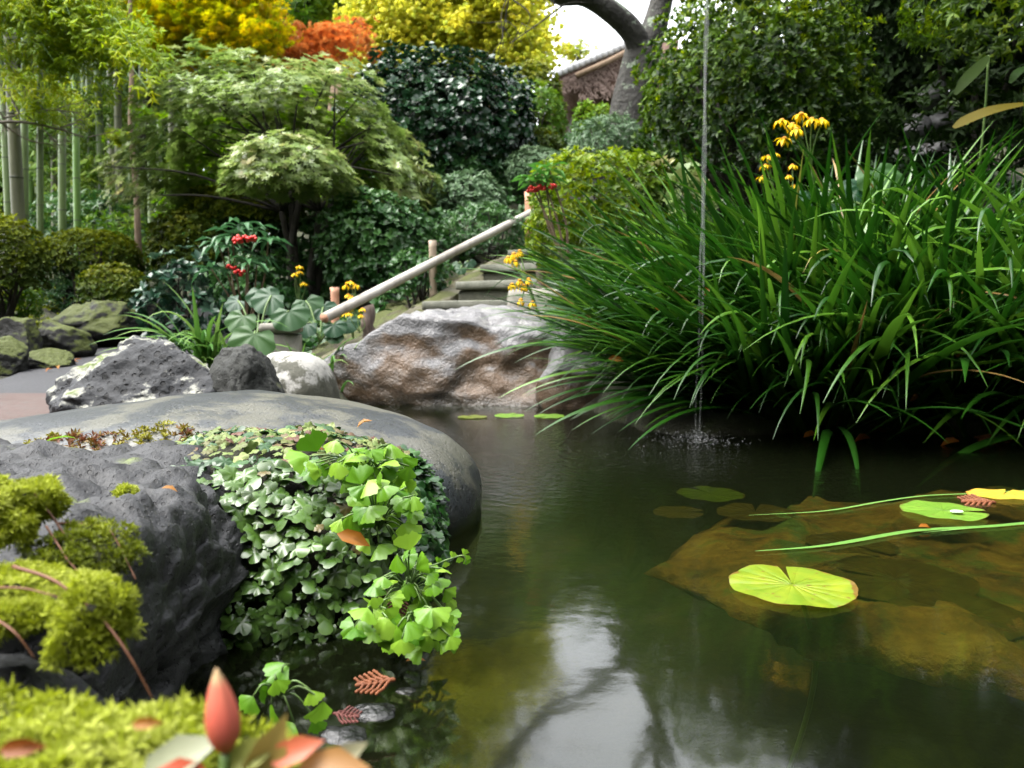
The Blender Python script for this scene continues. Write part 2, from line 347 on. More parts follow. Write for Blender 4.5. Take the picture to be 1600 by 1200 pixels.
# ------------------------------------------------------------------ ground, path, pond
def pond_in(x, y):
    bank = 2.98 + (1.98 - 2.98) * sstep(.05, .4, x) + .04 * np.sin(x * 9)
    lb = -.55 + .27 * sstep(1.1, .6, y)
    return np.minimum(np.minimum(bank - y, x - lb), np.minimum(3.2 - x, y + 1.6))
def gz(x, y):
    x = np.asarray(x, float); y = np.asarray(y, float)
    xl = -1.78 - .32 * (y - 2.6); xr = xl + 1.0
    p = np.maximum(.03, .06 + .05 * (y - 2.5)) + .06 * np.maximum(0, y - 7)
    hill = np.maximum(p, .06 + .36 * np.clip(y - 2.7, 0, 5.3) + .23 * np.clip(y - 8, 0, 14) + .05 * np.maximum(0, y - 22))
    hill = np.where(x > .3, np.maximum(hill, .05 + .34 * np.clip(y - 2.1, 0, 6)), hill)
    z = p + (hill - p) * sstep(0, 1.2, x - xr)
    u = xl - x
    z = z + .22 * sstep(0, .45, u) + .10 * np.clip(u - .5, 0, 12)
    z = z + .02 * vnoise(np.stack([x * 1.7, y * 1.7, 0 * x], -1).reshape(-1, 3)).reshape(x.shape) * (np.abs(x - (xl + xr) / 2) > .5)
    k = x - (-.72 + .451 * (y - 2.95)); z = z - .24 * sstep(-.55, -.05, k) * sstep(1.7, 1.15, k) * sstep(2.7, 3.1, y) * sstep(8, 6.5, y)     # the steps lie in a cutting
    s = pond_in(x, y)
    return z + (-.34 - z) * sstep(-.10, .22, s)
def G(x, y): return float(gz(np.array([x]), np.array([y]))[0])
u = np.linspace(-1, 1, 230); gx = 1.6 * np.sinh(u * 4.6); v = np.linspace(-.72, 1, 260); gy = 1.4 + 1.7 * np.sinh(v * 4.4)
X, Y_ = np.meshgrid(gx, gy); Z = gz(X, Y_); nx, ny = len(gx), len(gy)
ii = (np.arange(ny - 1)[:, None] * nx + np.arange(nx - 1)[None]).ravel()
GT = np.concatenate([np.stack([ii, ii + 1, ii + nx + 1], 1), np.stack([ii, ii + nx + 1, ii + nx], 1)])
m, t, out = nodes('soil'); co = t.nodes.new('ShaderNodeTexCoord').outputs['Object']
sx = t.nodes.new('ShaderNodeSeparateXYZ'); t.links.new(co, sx.inputs[0])
soil = ramp(t, noise(t, 9, 8, .7, co), [(.3, (.018, .016, .010)), (.5, (.032, .034, .014)), (.7, (.045, .06, .012))])
silt = ramp(t, noise(t, 3.2, 7, .65, co, .5), [(.3, (.010, .012, .005)), (.52, (.028, .028, .010)), (.72, (.075, .05, .012))])
p = N_(t, 'BsdfPrincipled', i_Roughness=.9)
t.links.new(mixc(t, ramp(t, sx.outputs['Z'], [(0, 0.), (.001, 0.), (.01, 1.)]), silt, soil), p.inputs['Base Color'])
t.links.new(bump(t, noise(t, 40, 6, .7, co), .02), p.inputs['Normal']); t.links.new(p.outputs[0], out.inputs[0])
ground = link('ground', mesh_np('ground', np.stack([X, Y_, Z], -1).reshape(-1, 3), GT, m, None, True)); ground['kind'] = 'structure'

def strip(rows, lift):
    V, T = [], []
    for (xa, xb, y) in rows:
        for k in range(9):
            x = xa + (xb - xa) * k / 8; V.append((x, y, G(x, y) + lift + .012 * math.sin(k / 8 * math.pi)))
    for r in range(len(rows) - 1):
        for k in range(8):
            a = r * 9 + k; T += [(a, a + 1, a + 10), (a, a + 10, a + 9)]
    return np.array(V), np.array(T)
ASPH = plain('asphalt', [(.3, (.015, .015, .018)), (.7, (.042, .042, .047))], 160, .65, .003)
pr = [(-1.80 - .32 * (y - 2.6) + .03 * math.sin(y * 5), -.78 - .32 * (y - 2.6), y) for y in np.linspace(2.28, 9.0, 50)]
o = link('path', mesh_np('path', *strip(pr, .02), ASPH, None, True)); o['kind'] = 'structure'
PAVE = plain('pink_paving', [(.3, (.045, .025, .02)), (.5, (.07, .042, .035)), (.7, (.055, .05, .045))], 30, .6, .002)
pr = [(-2.6, -.55, y) for y in np.linspace(1.55, 2.24, 9)]
o = link('paving', mesh_np('paving', *strip(pr, .028), PAVE, None, True)); o['kind'] = 'structure'

# pond water: one clear-murky sheet, ripples round the place where the falling water strikes
IMP = onz(1090, 692)
m, t, out = nodes('pond_water'); co = t.nodes.new('ShaderNodeTexCoord').outputs['Object']
vd = t.nodes.new('ShaderNodeVectorMath'); vd.operation = 'DISTANCE'; t.links.new(co, vd.inputs[0]); vd.inputs[1].default_value = IMP
r = vd.outputs['Value']
wob = mathn(t, 'MULTIPLY', mathn(t, 'SUBTRACT', noise(t, 9, 3, .5, co), .5), .12)
ring = mathn(t, 'SINE', mathn(t, 'MULTIPLY', mathn(t, 'ADD', r, wob), 190.0))
fade = mathn(t, 'POWER', 2.718, mathn(t, 'MULTIPLY', r, -4.3))
mp = t.nodes.new('ShaderNodeMapping'); mp.inputs['Scale'].default_value = (1, .8, 1); t.links.new(co, mp.inputs[0])
h = mathn(t, 'ADD', mathn(t, 'MULTIPLY', ring, mathn(t, 'MULTIPLY', fade, .55)), mathn(t, 'MULTIPLY', noise(t, 11, 2.0, .5, mp.outputs[0], .4), .26))
h = mathn(t, 'ADD', h, mathn(t, 'MULTIPLY', mathn(t, 'MULTIPLY', noise(t, 60, 3, .6, co), fade), 6.0))
nb = bump(t, h, .0032, 1.0)
fr = N_(t, 'Fresnel', i_IOR=1.85); t.links.new(nb, fr.inputs['Normal'])
gl = N_(t, 'BsdfGlossy', i_Roughness=.075); t.links.new(nb, gl.inputs['Normal'])
tr = t.nodes.new('ShaderNodeBsdfTransparent'); tr.inputs[0].default_value = (.60, .68, .38, 1)
df = t.nodes.new('ShaderNodeBsdfDiffuse'); df.inputs[0].default_value = (.018, .024, .009, 1)
ms = t.nodes.new('ShaderNodeMixShader'); ms.inputs[0].default_value = .14; t.links.new(tr.outputs[0], ms.inputs[1]); t.links.new(df.outputs[0], ms.inputs[2])
mx = t.nodes.new('ShaderNodeMixShader'); t.links.new(fr.outputs[0], mx.inputs[0]); t.links.new(ms.outputs[0], mx.inputs[1]); t.links.new(gl.outputs[0], mx.inputs[2]); t.links.new(mx.outputs[0], out.inputs[0])
wx = np.linspace(-1.3, 3.4, 40); wy = np.linspace(-1.8, 3.15, 40); A, B = np.meshgrid(wx, wy)
ii = (np.arange(39)[:, None] * 40 + np.arange(39)[None]).ravel()
o = link('water', mesh_np('water', np.stack([A, B, A * 0], -1).reshape(-1, 3), np.concatenate([np.stack([ii, ii + 1, ii + 41], 1), np.stack([ii, ii + 41, ii + 40], 1)]), m, None, True)); o['kind'] = 'structure'

# ------------------------------------------------------------------ trees and far woods
def blob_leaves(blobs, leaf, tm, cover=3.0, droop=0.0, dirbias=None, shell=.55, k=4, tilt=(.7, 1.3), lump=.3, up=.5):
    out_ = []
    for (px, py, Y, rxp, rzp, ry) in blobs:
        c = np.array(at(px, py, Y)); R = np.array([rxp / F * Y, ry, rzp / F * Y])
        area = 4 * math.pi * ((R[0] * R[2]) ** .5) * ((R[0] * R[1]) ** .5)
        n = int(max(20, cover * area / (k * .42 * leaf * leaf)))
        d = unit(rng.normal(size=(n, 3))); rr = (shell + (1 - shell) * rng.uniform(0, 1, n)) * rng.uniform(.0, 1, n) ** .25
        rr = rr * (1 + lump * fbm(d * 2.2 + px * .1, 3, int(py) % 50))
        P = c + d * R * rr[:, None]
        A = d + np.array([0, 0, up]) + rng.normal(0, .35, (n, 3))
        if dirbias is not None: A = A * .5 + np.array(dirbias)
        tn = np.clip(.5 + .45 * fbm(P * 1.3 / max(.4, R[0]) + 3, 3, 9) + rng.normal(0, .14, n) , 0, 1)
        out_.append(whorls(tm, P, A, k, leaf, tilt, tn))
    return join(out_)
def limbs(pts, r0, r1, blobs=None, nsub=3, rb=.4):
    P = spline([at(*q) for q in pts]); rad = np.linspace(r0, r1, len(P)); L_ = [tube(P, rad, 8)]
    if blobs:
        for (px, py, Y, rxp, rzp, ry) in blobs:
            c = np.array(at(px, py, Y)); R = np.array([rxp / F * Y, ry, rzp / F * Y])
            j = int(np.argmin(np.linalg.norm(P[len(P) // 3:] - c, axis=1))) + len(P) // 3
            for s in range(nsub):
                e = c + unit(rng.normal(size=(1, 3)))[0] * R * rng.uniform(.3, .85); a = P[min(j, len(P) - 1)]; mid = a * .5 + e * .5 + np.array([0, 0, .12 * np.linalg.norm(e - a)]) * rng.uniform(-.5, 1)
                q = spline([a, mid, e], 4); L_.append(tube(q, np.linspace(max(r1, r0 * rb) * .8, .004 * max(1, r0 / .05), len(q)), 5))
    return join(L_)
def twigs(a, b, n, length, r, depth=2, spread=.6):
    """fine bare branches along the line a-b"""
    out_ = []; a = np.array(a); b = np.array(b); ax = unit((b - a)[None])[0]
    for k in range(n):
        s = a + (b - a) * rng.uniform(.1, 1); d = unit((ax * .6 + rng.normal(0, spread, 3))[None])[0]; e = s + d * length * rng.uniform(.5, 1.1)
        q = spline([s, s * .5 + e * .5 + rng.normal(0, .06 * length, 3), e], 4); out_.append(tube(q, np.linspace(r, r * .35, len(q)), 4, False))
        if depth > 1: out_ += twigs(s * .6 + e * .4, e, 4, length * .5, r * .5, depth - 1, spread)
    return out_
def tree(name, label, trunk, blobs, leaf, tm, mat, r0, r1, bark=BARK, cover=3, group=None, cat='tree', nsub=3, **kw):
    base = at(*trunk[0]); base.z = min(base.z, G(base.x, base.y) + .02) if not kw.pop('keep', 0) else base.z
    tr_ = limbs(trunk, r0, r1, blobs, nsub)
    r = thing(name, label, cat, base, group); part('trunk', tr_, bark, r, True)
    part('crown', blob_leaves(blobs, leaf, tm, cover, **kw), mat, r); return r

# far wood closing the garden: one mass on the slope behind, and unseen trees added round and behind the viewer to block light
wb = []
for px in range(-260, 560, 95):
    for py in (330, 230, 120, 10, -110, 180): wb.append((px + rng.uniform(-30, 30), py + rng.uniform(-25, 25), 15 + rng.uniform(-1, 2), 95, 85, 1.4))
for px in range(540, 800, 90):
    for py in (180, 90, 0): wb.append((px, py, 19, 90, 70, 1.4))
wr = [(px, py, 8.5, 80, 60, .7) for px in range(1110, 1800, 90) for py in (110, 190, 270)]
VT = join([blob_leaves(wb, .22, DIA, 1.5, k=3, shell=.3), blob_leaves(wr, .12, DIA, 1.3, k=3, shell=.3)])
o = single('woods', None, None, VT, L['darkwood']); o['kind'] = 'stuff'
wb = []
def wc(x, y, z, rx, rz): return (800 + x / y * F, 500 - (z - .3) / y * F, y, rx / abs(y) * F, rz / abs(y) * F, rx) if y > 0 else None
bl = []
for (x, y, h) in ((-7, -5, 6), (-4, -6.5, 6.5), (0, -7, 6.5), (4, -6.5, 6.5), (7, -5, 7), (8, -2, 8), (-8, -2, 6), (7.5, 2, 9), (-7.5, 1.5, 5.5), (8, 6, 8)):
    for k in range(2):
        c = np.array([x, y, h * (.3 + .42 * k)]); R = np.array([2.6, 2.2, h * .34]); n = 900
        d = unit(rng.normal(size=(n, 3))); P = c + d * R * (rng.uniform(.55, 1, n) * (1 + .25 * fbm(d * 2 + x, 3, 4)))[:, None]
        bl.append(whorls(DIA, P, d + np.array([0, 0, .5]), 4, .34, (.6, 1.2)))
o = single('unseen_woods', None, None, join(bl), L['darkwood']); o['kind'] = 'stuff'

# bamboo grove
CULM = plain('culm', [(.3, (.06, .095, .03)), (.7, (.14, .19, .075))], 14, .4, .001, (1, 1, .2))
CULMG = plain('green_culm', [(.3, (.07, .15, .03)), (.7, (.14, .24, .06))], 14, .4, .001, (1, 1, .2))
CULMD = plain('aged_culm', [(.3, (.06, .065, .035)), (.7, (.13, .135, .075))], 10, .5, .001, (1, 1, .2))
NODE = plain('culm_node', [(.3, (.03, .035, .02)), (.7, (.08, .09, .06))], 14, .6, 0)
def culm(label, px0, py0, px1, Y, wpx, mat, group='bamboo culms in the grove', foliage=0, py1=-330):
    a = at(px0, py0, Y); a.z = min(a.z, G(a.x, a.y) - .02); b = at(px1, py1, Y + .1); r = wpx / F * Y / 2
    root = thing('bamboo_culm', label, 'bamboo', a, group)
    n = max(8, int((b - a).length / (r * 2 * 5.5))); P = np.array(a)[None] + (np.array(b - a))[None] * np.linspace(0, 1, n * 3 + 1)[:, None]
    P[:, 0] += .012 * np.sin(np.linspace(0, 4, len(P)) + px0)
    part('culm', tube(P, np.linspace(r, r * .72, len(P)), 10), mat, root, True)
    rings = []
    for k in range(1, n):
        c = P[k * 3]; rr = r * (1 - .28 * k / n)
        rings.append(tube([c - [0, 0, r * .13], c, c + [0, 0, r * .13]], [rr * 1.01, rr * 1.12, rr * 1.01], 10, False))
    part('node', join(rings), NODE, root, True, True)
    if foliage:
        bl = []
        for k in range(foliage):
            py = rng.uniform(-330, 90); bl.append((px0 + (px1 - px0) * (py0 - py) / (py0 - py1) + rng.uniform(-60, 70), py, Y + rng.uniform(-.5, .6), rng.uniform(50, 80), rng.uniform(24, 40), .45))
        part('crown', blob_leaves(bl, .10, THIN, 1.5, k=5, dirbias=(.5, -.1, -.45), tilt=(.2, .8), lump=.4), L['bamboo'], root)
    return root
cul = [('stout pale bamboo culm at the mossy bank, thickest of the front row', 34, 470, 4, 5.2, 20, CULMD, 0),
       ('slim greyish bamboo culm just beside the stout pale one', 42, 480, 36, 5.6, 12, CULM, 2),
       ('straight silvery bamboo culm with dark rings nearest the path', 67, 492, 60, 5.0, 10, CULM, 0),
       ('greyish bamboo culm rising behind the flat clipped shrub', 99, 440, 92, 6.2, 12, CULM, 3),
       ('bright green bamboo culm standing among paler ones', 124, 430, 106, 6.0, 11, CULMG, 2),
       ('leaning pale bamboo culm behind the bright green one', 160, 300, 138, 7.4, 12, CULM, 3),
       ('dull olive bamboo culm close to the brown tree trunk', 186, 330, 176, 7.2, 12, CULMD, 3)]
for (lb, a, b, c, Y, w, mt, fo) in cul: culm(lb, a, b, c, Y, w, mt, foliage=fo)
for (a, b, c, Y, w, mt) in ((14, 420, -14, 6.6, 12, CULM), (83, 400, 78, 7.6, 11, CULMD), (131, 330, 122, 8.4, 11, CULM), (147, 300, 150, 9.2, 10, CULMD), (172, 300, 168, 9.0, 11, CULMD), (200, 280, 200, 9.6, 10, CULM), (228, 250, 232, 10.5, 9, CULM), (243, 240, 250, 10.8, 8, CULM), (262, 240, 266, 11, 9, CULMD), (290, 240, 292, 11.4, 8, CULM), (20, 400, 2, 7.0, 11, CULM), (48, 380, 44, 7.8, 9, CULMG), (92, 360, 100, 8.8, 9, CULM), (140, 300, 128, 7.9, 10, CULM), (165, 300, 172, 9.5, 9, CULM), (193, 290, 186, 8.6, 10, CULMG), (214, 280, 218, 9.9, 8, CULM), (110, 300, 118, 9.8, 9, CULMD), (56, 330, 52, 8.6, 10, CULM)):
    culm('slender bamboo culm deep in the shaded grove', a, b, c, Y, w, mt, foliage=2 if Y < 9 else 1)
# hanging bright spray of bamboo over the grove
def plumes(starts, leaf, tm, per, sag=.5, wid=.06, tilt=(.15, .8)):
    Ps, As, tn = [], [], []; ST = []
    for (px, py, Y, dx, dy) in starts:
        a = np.array(at(px, py, Y)); b = np.array(at(px + dx, py + dy, Y - rng.uniform(0, .25))); m_ = a * .45 + b * .55 + np.array([0, 0, sag * np.linalg.norm(b - a) * .35]); q = spline([a, m_, b], 7); ST.append(tube(q, np.linspace(.006, .0015, len(q)), 4, False))
        s = rng.uniform(0, len(q) - 1.01, per); i = s.astype(int); f = (s - i)[:, None]; T_ = unit(q[i + 1] - q[i]); w_ = wid * (.35 + np.sin(np.pi * s / len(q)))[:, None]
        Ps.append(q[i] * (1 - f) + q[i + 1] * f + rng.normal(0, 1, (per, 3)) * w_ * np.array([1, 1, .55])); As.append(T_ * .7 + np.array([.1, -.1, -.55]) + rng.normal(0, .25, (per, 3))); tn.append(np.clip(rng.normal(rng.uniform(.25, .8), .15, per), 0, 1))
    return whorls(tm, np.concatenate(Ps), np.concatenate(As), 4, leaf, tilt, np.concatenate(tn)), join(ST)
st = [(rng.uniform(-80, 150), rng.uniform(-60, 90), rng.uniform(4.5, 5.0), rng.uniform(40, 110), rng.uniform(10, 75)) for k in range(44)] + [(rng.uniform(20, 90), rng.uniform(90, 170), rng.uniform(4.7, 5.8), rng.uniform(30, 80), rng.uniform(10, 50)) for k in range(7)]
VT, SV = plumes(st, .050, THIN, 85)
r = thing('bamboo_spray', 'bright yellow green bamboo foliage arching over the grove', 'bamboo', at(-60, 470, 4.9)); part('crown', VT, L['bamboo'], r); part('stem', join([SV, limbs([(-60, 480, 4.9), (-50, 200, 4.9), (10, 40, 4.9), (110, 10, 4.8)], .02, .006)]), CULMG, r, True, True)
st = [(rng.uniform(-40, 260), rng.uniform(110, 330), rng.uniform(7.2, 8.6), rng.uniform(-50, 80), rng.uniform(15, 60)) for k in range(60)]
VT, SV = plumes(st, .075, THIN, 60, wid=.10)
r = thing('bamboo_spray', 'soft mid green bamboo leaves scattered between the shaded culms', 'bamboo', at(150, 430, 8)); part('crown', VT, L['clipgreen'], r); part('stem', SV, CULMG, r, True, True)
tree('slim_tree', 'slim brown bare trunk between bamboo grove and maple', [(222, 445, 5.4), (216, 380, 5.4), (213, 300, 5.5), (204, 200, 5.6), (206, 90, 5.7), (200, -60, 5.8)], [(190, 215, 5.6, 30, 12, .25), (225, 180, 5.6, 28, 14, .25)], .05, MAPLE, L['maplelow'], .026, .012, BARK2, .6, shell=.2, lump=.6)
# dead twigs hanging in front of the culms
tw = twigs(at(-20, 190, 4.8), at(70, 170, 4.9), 9, .38, .006, 3, .55) + twigs(at(70, 190, 4.8), at(140, 215, 4.9), 4, .25, .004, 2, .6)
single('dead_branch', 'bare grey twiggy dead branch hanging across the bamboo culms', 'branch', join([tube(spline([at(-60, 200, 4.8), at(20, 190, 4.8), at(85, 200, 4.9), at(130, 214, 4.9)]), np.linspace(.012, .004, 19), 6)] + tw), plain('dead_wood', [(.3, (.10, .085, .07)), (.7, (.22, .19, .16))], 30, .9, .002), smooth=True)

# autumn trees behind
bl = [(640, 30, 11, 90, 60, 1.2), (720, 50, 10.5, 90, 45, 1.1), (800, 75, 10, 60, 28, .8), (600, -60, 11, 110, 70, 1.4), (740, -60, 11, 90, 60, 1.2), (570, 60, 11.5, 50, 40, .8), (680, -170, 11, 130, 70, 1.5), (560, -190, 11.5, 100, 80, 1.3), (838, 96, 9.6, 30, 11, .4), (770, 20, 10.6, 50, 36, .8)]
tree('ginkgo_tree', 'large golden yellow ginkgo with a leaning brown trunk', [(530, 200, 11), (545, 90, 11), (575, 50, 11), (600, 0, 11), (640, -120, 11)], bl, .05, FAN, L['ginkgo'], .20, .07, BARK2, .75, None, 'tree', 4, k=4, dirbias=(.1, -.3, -.35), lump=.4)
bl = [(785, 30, 12.5, 44, 40, .9), (818, 62, 12.5, 28, 26, .6), (760, -40, 12.8, 60, 50, 1), (735, 80, 12.4, 50, 30, .8)]
tree('pale_ginkgo', 'paler green yellow ginkgo reaching towards the open sky', [(770, 170, 12.5), (775, 60, 12.5), (780, -60, 12.5)], bl, .055, FAN, L['ginkgreen'], .12, .05, BARK2, 1.8, None, 'tree', 4, k=4, dirbias=(.1, -.3, -.35), lump=.45)
bl = [(470, 75, 7.8, 40, 16, .35), (530, 55, 7.8, 44, 15, .35), (445, 92, 7.7, 30, 12, .3), (505, 88, 7.7, 40, 12, .3), (560, 40, 7.9, 25, 10, .25), (430, 25, 8, 18, 8, .2)]
tree('orange_maple', 'orange red maple behind the pale green dome of leaves', [(470, 230, 7.8), (468, 130, 7.8), (490, 85, 7.8), (540, 60, 7.8)], bl, .055, MAPLE, L['orange'], .04, .012, BARK, .35, None, 'tree', 5, k=4, up=1.6, lump=.6, shell=.2)
bl = [(360, 40, 7.2, 70, 26, .5), (310, 70, 7.2, 60, 18, .45), (400, 20, 7.2, 40, 26, .4), (270, 20, 7.4, 60, 30, .5), (350, -40, 7.4, 110, 40, .6), (300, -130, 7.6, 140, 50, .7), (395, 75, 7.1, 36, 16, .3), (240, 60, 7.4, 40, 20, .35)]
tree('yellow_maple', 'olive and yellow maple with a slanting dark branch', [(215, 300, 7.4), (230, 160, 7.4), (280, 80, 7.3), (370, 40, 7.2)], bl, .055, MAPLE, L['ymaple'], .05, .016, BARK, .8, None, 'tree', 4, k=4, up=.8, lump=.35)
bl = [(480, 20, 12, 70, 50, 1), (450, 60, 12, 50, 30, .8), (520, -40, 12, 70, 50, 1)]
tree('green_tree', 'mid green leafy tree between the orange and yellow crowns', [(480, 200, 12), (478, 60, 12), (482, -30, 12)], bl, .12, LANCE, L['clipgreen'], .1, .04, BARK, 2, None, 'tree', 4, k=5, dirbias=(0, -.2, -.3))
bl = [(905, 85, 30, 32, 20, 1.), (885, 78, 30, 24, 16, .8), (930, 98, 30, 20, 10, .7)]
tree('hazy_tree', 'small faint grey green tree against the white sky', [(905, 200, 30), (903, 110, 30), (908, 60, 30)], bl, .11, DIA, L['ginkgreen'], .12, .05, GREYBARK, .55, None, 'tree', 7, k=4, lump=.5)

gk = [o for o in COL.objects if o.get('label', '').startswith('large golden')][0]
VT, SV = plumes([(rng.uniform(545, 840), rng.uniform(-60, 70), rng.uniform(9.0, 10.2), rng.uniform(-25, 45), rng.uniform(15, 60)) for k in range(190)], .05, FAN, 70, wid=.10, sag=.3)
part('hanging_crown', VT, L['ginkgo'], gk)
om = [o for o in COL.objects if o.get('label', '').startswith('orange red maple')][0]
VT, SV = plumes([(rng.uniform(440, 560), rng.uniform(35, 92), rng.uniform(7.2, 7.8), rng.choice([-1, 1]) * rng.uniform(14, 46), rng.uniform(-6, 14)) for k in range(26)], .042, MAPLE, 30, wid=.05, sag=.15, tilt=(.8, 1.5))
part('hanging_crown', VT, L['orange'], om)
ym = [o for o in COL.objects if o.get('label', '').startswith('olive and yellow maple')][0]
VT, SV = plumes([(rng.uniform(210, 400), rng.uniform(-40, 75), rng.uniform(6.6, 7.2), rng.uniform(-20, 70), rng.uniform(2, 34)) for k in range(80)], .05, MAPLE, 50, wid=.09, sag=.2, tilt=(.8, 1.4))
part('hanging_crown', VT, L['ymaple'], ym)
# old tree with lichen on its forked trunk, bare limbs over the pond
tr_ = [limbs([(968, 330, 6), (978, 240, 6), (990, 160, 6), (1000, 110, 6), (1006, 72, 6)], .20, .135), limbs([(1006, 92, 6), (988, 50, 5.9), (955, 18, 5.8), (915, -6, 5.7), (870, -10, 5.5), (820, -60, 5.2), (770, -140, 5.0)], .095, .05), limbs([(1005, 92, 6), (1020, 50, 6), (1034, 0, 6), (1050, -80, 5.9), (1080, -220, 5.7)], .11, .06),
       limbs([(1045, -60, 5.9), (1000, -160, 5.4), (985, -330, 5)], .05, .015)]
tw = []
for (a, b, n) in (((1000, -160, 5.4), (985, -330, 5), 5), ((820, -60, 5.2), (770, -140, 5.0), 8), ((1060, -140, 5.8), (1080, -220, 5.7), 6)): tw += twigs(at(*a), at(*b), n, .8, .010, 3, .5)
tw += [tube(spline([at(888, 2, 5.6), at(858, 25, 5.5), at(830, 45, 5.45), at(796, 68, 5.4)]), np.linspace(.007, .003, 19), 5)]
base = at(962, 330, 6); r = thing('old_tree', 'old forked trunk crusted with pale lichen before the thatched roof', 'tree', base)
part('trunk', join(tr_), GREYBARK, r, True); part('branch', join(tw), BARK, r, True)

# ------------------------------------------------------------------ shrubs
def shrub(name, label, px0, px1, py0, py1, Y, mat, leaf, tm=OVAL, cover=3.2, k=5, ry=None, p=2.3, lump=.10, zmin=-.5, depth=.28, stems=7, up=.5, tilt=(.7, 1.3), cat='shrub', group=None, freq=2.5, stem_r=.012, bark=BARK, grad=.25, inner=.0, tint0=.0):
    a = at(px0, py1, Y); b = at(px1, py0, Y); cx = (a.x + b.x) / 2; rx = (b.x - a.x) / 2; rz = (b.z - a.z) / (1 - zmin); cz = b.z - rz
    ry = rx * .8 if ry is None else ry; R = (rx, ry, rz); c = (cx, Y + .0, cz)
    g = G(cx, Y); root = thing(name, label, cat, (cx, Y, min(g, cz + zmin * rz)), group)
    A = 2 * math.pi * (1 - zmin) * (rx * ry * rz) ** (2 / 3); n = int(cover * A / (k * .42 * leaf * leaf))
    P, Nn, rr = dome_pts(n, c, R, p, lump, freq, depth, zmin, int(px0 + py0) % 97)
    tn = np.clip(.42 + tint0 + grad * (Nn[:, 2] - .3) + .35 * fbm(P * (2.2 / rx), 3, 3) + rng.normal(0, .1, len(P)), 0, 1)  # grad lightens upward-facing leaves, painting light from above into the tint
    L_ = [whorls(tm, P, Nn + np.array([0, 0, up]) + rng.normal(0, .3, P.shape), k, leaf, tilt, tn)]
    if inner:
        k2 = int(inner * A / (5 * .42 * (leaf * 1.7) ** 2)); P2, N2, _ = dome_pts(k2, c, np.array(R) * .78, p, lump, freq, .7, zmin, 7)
        L_.append(whorls(tm, P2, N2 + rng.normal(0, .5, P2.shape), 5, leaf * 1.7, tilt, np.clip(.2 + rng.normal(0, .12, len(P2)), 0, 1)))  # inner leaves tinted darker, so the depth shade is in their colour
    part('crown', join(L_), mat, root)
    S = []
    for s in range(stems):
        e = P[rng.integers(len(P))]; q0 = np.array([cx + rng.normal(0, .12) * rx, Y + rng.normal(0, .12) * ry, min(g, cz) - .02]); e = e * .82 + np.array(c) * .18
        mid = q0 * .45 + e * .55 + np.array([0, 0, -.12 * rz]) + rng.normal(0, .06 * rx, 3); q = spline([q0, mid, e], 4); S.append(tube(q, np.linspace(stem_r, stem_r * .3, len(q)), 5))
        for z in range(3):
            e2 = P[rng.integers(len(P))]
            if np.linalg.norm(e2 - mid) < rx * 1.1: q = spline([mid, mid * .5 + e2 * .5 + rng.normal(0, .05 * rx, 3), e2 * .9 + np.array(c) * .1], 3); S.append(tube(q, np.linspace(stem_r * .55, stem_r * .2, len(q)), 4, False))
    if S: part('stem', join(S), bark, root, True)
    return root

# clipped shrubs by the path
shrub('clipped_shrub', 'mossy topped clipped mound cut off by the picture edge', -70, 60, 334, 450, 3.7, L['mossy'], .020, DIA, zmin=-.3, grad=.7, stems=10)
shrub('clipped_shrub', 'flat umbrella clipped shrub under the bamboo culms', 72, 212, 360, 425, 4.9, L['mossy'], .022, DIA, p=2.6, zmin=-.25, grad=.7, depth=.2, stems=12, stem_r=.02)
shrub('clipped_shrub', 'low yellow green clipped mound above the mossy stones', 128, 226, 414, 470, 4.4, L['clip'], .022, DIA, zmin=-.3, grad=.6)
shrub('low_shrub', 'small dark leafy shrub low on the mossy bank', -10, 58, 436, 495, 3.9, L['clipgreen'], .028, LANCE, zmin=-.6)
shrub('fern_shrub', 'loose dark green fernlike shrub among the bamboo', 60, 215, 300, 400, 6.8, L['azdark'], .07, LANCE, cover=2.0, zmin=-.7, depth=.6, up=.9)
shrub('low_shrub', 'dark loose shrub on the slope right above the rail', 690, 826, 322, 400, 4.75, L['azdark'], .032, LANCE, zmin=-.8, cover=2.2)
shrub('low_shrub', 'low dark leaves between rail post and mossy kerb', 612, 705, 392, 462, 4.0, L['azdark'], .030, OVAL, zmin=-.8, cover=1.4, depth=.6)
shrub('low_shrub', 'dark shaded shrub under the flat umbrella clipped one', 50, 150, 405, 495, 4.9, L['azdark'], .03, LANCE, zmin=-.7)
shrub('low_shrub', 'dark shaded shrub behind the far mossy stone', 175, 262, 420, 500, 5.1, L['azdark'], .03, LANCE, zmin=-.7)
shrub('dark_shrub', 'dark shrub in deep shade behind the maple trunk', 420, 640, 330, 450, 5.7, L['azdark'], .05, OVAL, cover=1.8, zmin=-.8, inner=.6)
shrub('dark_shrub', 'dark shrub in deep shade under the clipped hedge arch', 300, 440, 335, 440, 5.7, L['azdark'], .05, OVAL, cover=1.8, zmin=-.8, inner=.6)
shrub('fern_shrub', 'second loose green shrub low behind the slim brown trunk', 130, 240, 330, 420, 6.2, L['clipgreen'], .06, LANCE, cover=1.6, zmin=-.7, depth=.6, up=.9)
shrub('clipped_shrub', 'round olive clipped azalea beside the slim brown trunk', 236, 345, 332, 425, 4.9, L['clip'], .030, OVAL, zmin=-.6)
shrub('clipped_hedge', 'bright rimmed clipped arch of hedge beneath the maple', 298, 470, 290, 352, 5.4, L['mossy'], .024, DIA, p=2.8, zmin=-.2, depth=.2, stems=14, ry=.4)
shrub('glossy_shrub', 'bluish glossy leaved shrub overhanging the path edge', 222, 350, 395, 545, 3.9, L['blue'], .048, OVAL, cover=1.7, k=6, zmin=-.8, depth=.5, up=.8)
